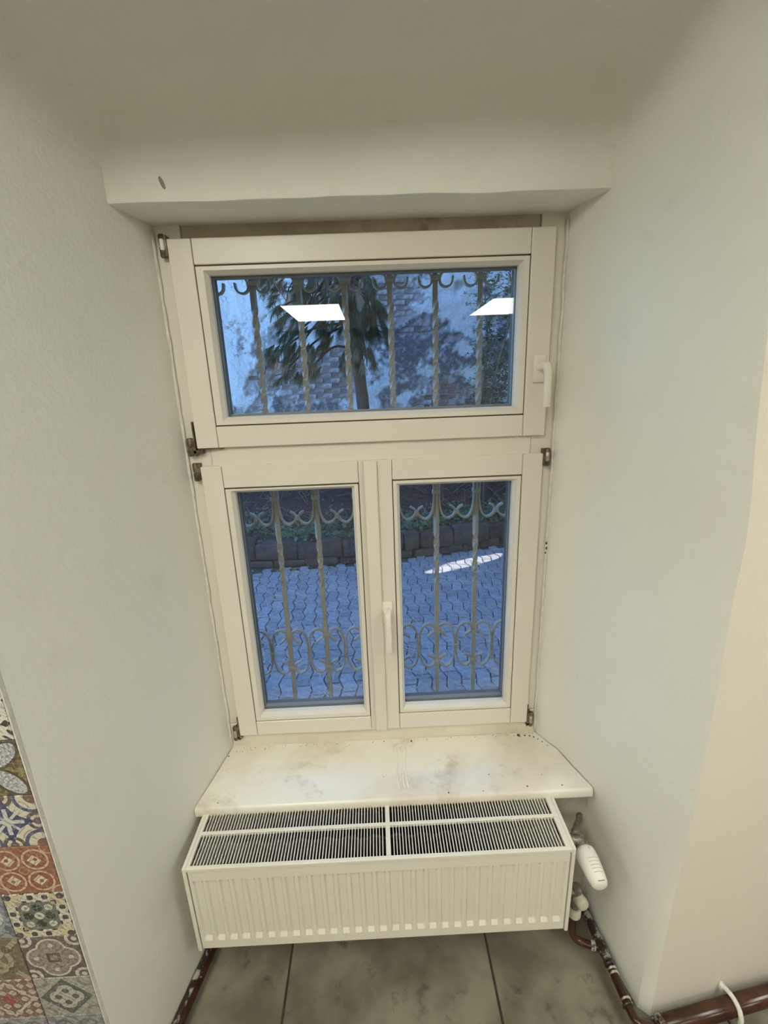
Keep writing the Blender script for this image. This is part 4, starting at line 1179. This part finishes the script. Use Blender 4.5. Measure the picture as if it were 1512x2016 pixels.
for st in stems:
    pts = catmull(st, 6)
    g0 = pts[0].copy(); g0.z = GZ+0.3
    pts = [g0]+pts
    tube(sb, pts, [0.022-0.016*i/len(pts) for i in range(len(pts))], 7)
    for i in range(3, len(pts)):
        for k in range(5):
            a = rnd.uniform(0, 2*pi)
            q = pts[i]+Vector((cos(a)*rnd.uniform(.06, .30), sin(a)*rnd.uniform(.05, .2), rnd.uniform(-.06, .10)))
            tube(sb, [pts[i], (pts[i]+q)/2+Vector((0, 0, .02)), q], [0.004, 0.003, 0.002], 4)
            for m_ in range(15):
                p = pts[i].lerp(q, rnd.uniform(.3, 1.05))+Vector((rnd.gauss(0, .02), rnd.gauss(0, .02), rnd.gauss(0, .02)))
                leaf(lb, p, Vector((rnd.uniform(-1, 1), rnd.uniform(-1, .5), rnd.uniform(-.6, .4))), Vector((rnd.uniform(-.4, .4), -.5, 1)), rnd.uniform(.03, .052), rnd.uniform(.018, .03))
obj('stems', sb, M['twig'], shrub, smooth=True)
obj('foliage', lb, M['leaf'], shrub, kind='stuff')

# ---- ivy over the bed, dry twigs, straw on the paving
ib = NB()
for k in range(3600):
    x = rnd.uniform(-2.0, 2.9)
    yb = 4.5 if x < 0.3 else 4.5+(x-0.3)*0.27
    y = yb+abs(rnd.gauss(0, 0.30 if x > 0.5 else 0.45))
    dens = max(0.03, min(1, 0.12+1.5*noise.noise(Vector((x*1.3, y*1.3, 4)))+(0.45 if x > 0.6 else 0)+(0.5 if -0.45 < x < 0.25 else 0)))
    if y > 6.4 or rnd.random() > dens: continue
    p = Vector((x, y-0.05, bed_z(x, max(y, yb+.06))+rnd.uniform(0.0, 0.13)))
    leaf(ib, p, Vector((rnd.uniform(-1, 1), rnd.uniform(-1, .3), rnd.uniform(-.8, .3))), Vector((rnd.uniform(-.5, .5), rnd.uniform(-.9, 0), 1)), rnd.uniform(.035, .075), rnd.uniform(.03, .06))
obj('ivy', ib, M['leaf_ivy'], bed, label='green ivy leaves', kind='stuff')
tb = NB()
for k in range(170):
    x = rnd.uniform(-1.9, 2.6); y = rnd.uniform(4.9, 6.4)
    z = bed_z(x, y)+rnd.uniform(0, .12)
    a = rnd.uniform(0, pi); L = rnd.uniform(.1, .45)
    d = Vector((cos(a), sin(a)*.6, rnd.uniform(-.1, .7)))*L
    p = Vector((x, y, z))
    tube(tb, [p, p+d*.5+Vector((0, 0, .02)), p+d], [0.004, 0.0035, 0.002], 5)
obj('dry_twigs', tb, M['twig'], bed, label='dry twigs', kind='stuff')
sb = NB()
for k in range(1500):
    x = rnd.uniform(-1.4, 2.4); y = rnd.uniform(1.4, 4.3)
    if rnd.random() > 0.30+0.9*max(0, noise.noise(Vector((x*1.6, y*1.6, 6)))+0.2): continue
    a = rnd.gauss(2.3, 0.8); L = rnd.uniform(.03, .11); c0 = Vector((x, y, GZ+0.004+rnd.uniform(0, .004)))
    d = Vector((cos(a), sin(a), 0))*L
    tube(sb, [c0-d, c0+Vector((-d.y, d.x, 0))*rnd.uniform(-.15, .15), c0+d], 0.0022, 4)
obj('straw_litter', sb, M['straw'], ground, label='dry straw', kind='stuff')
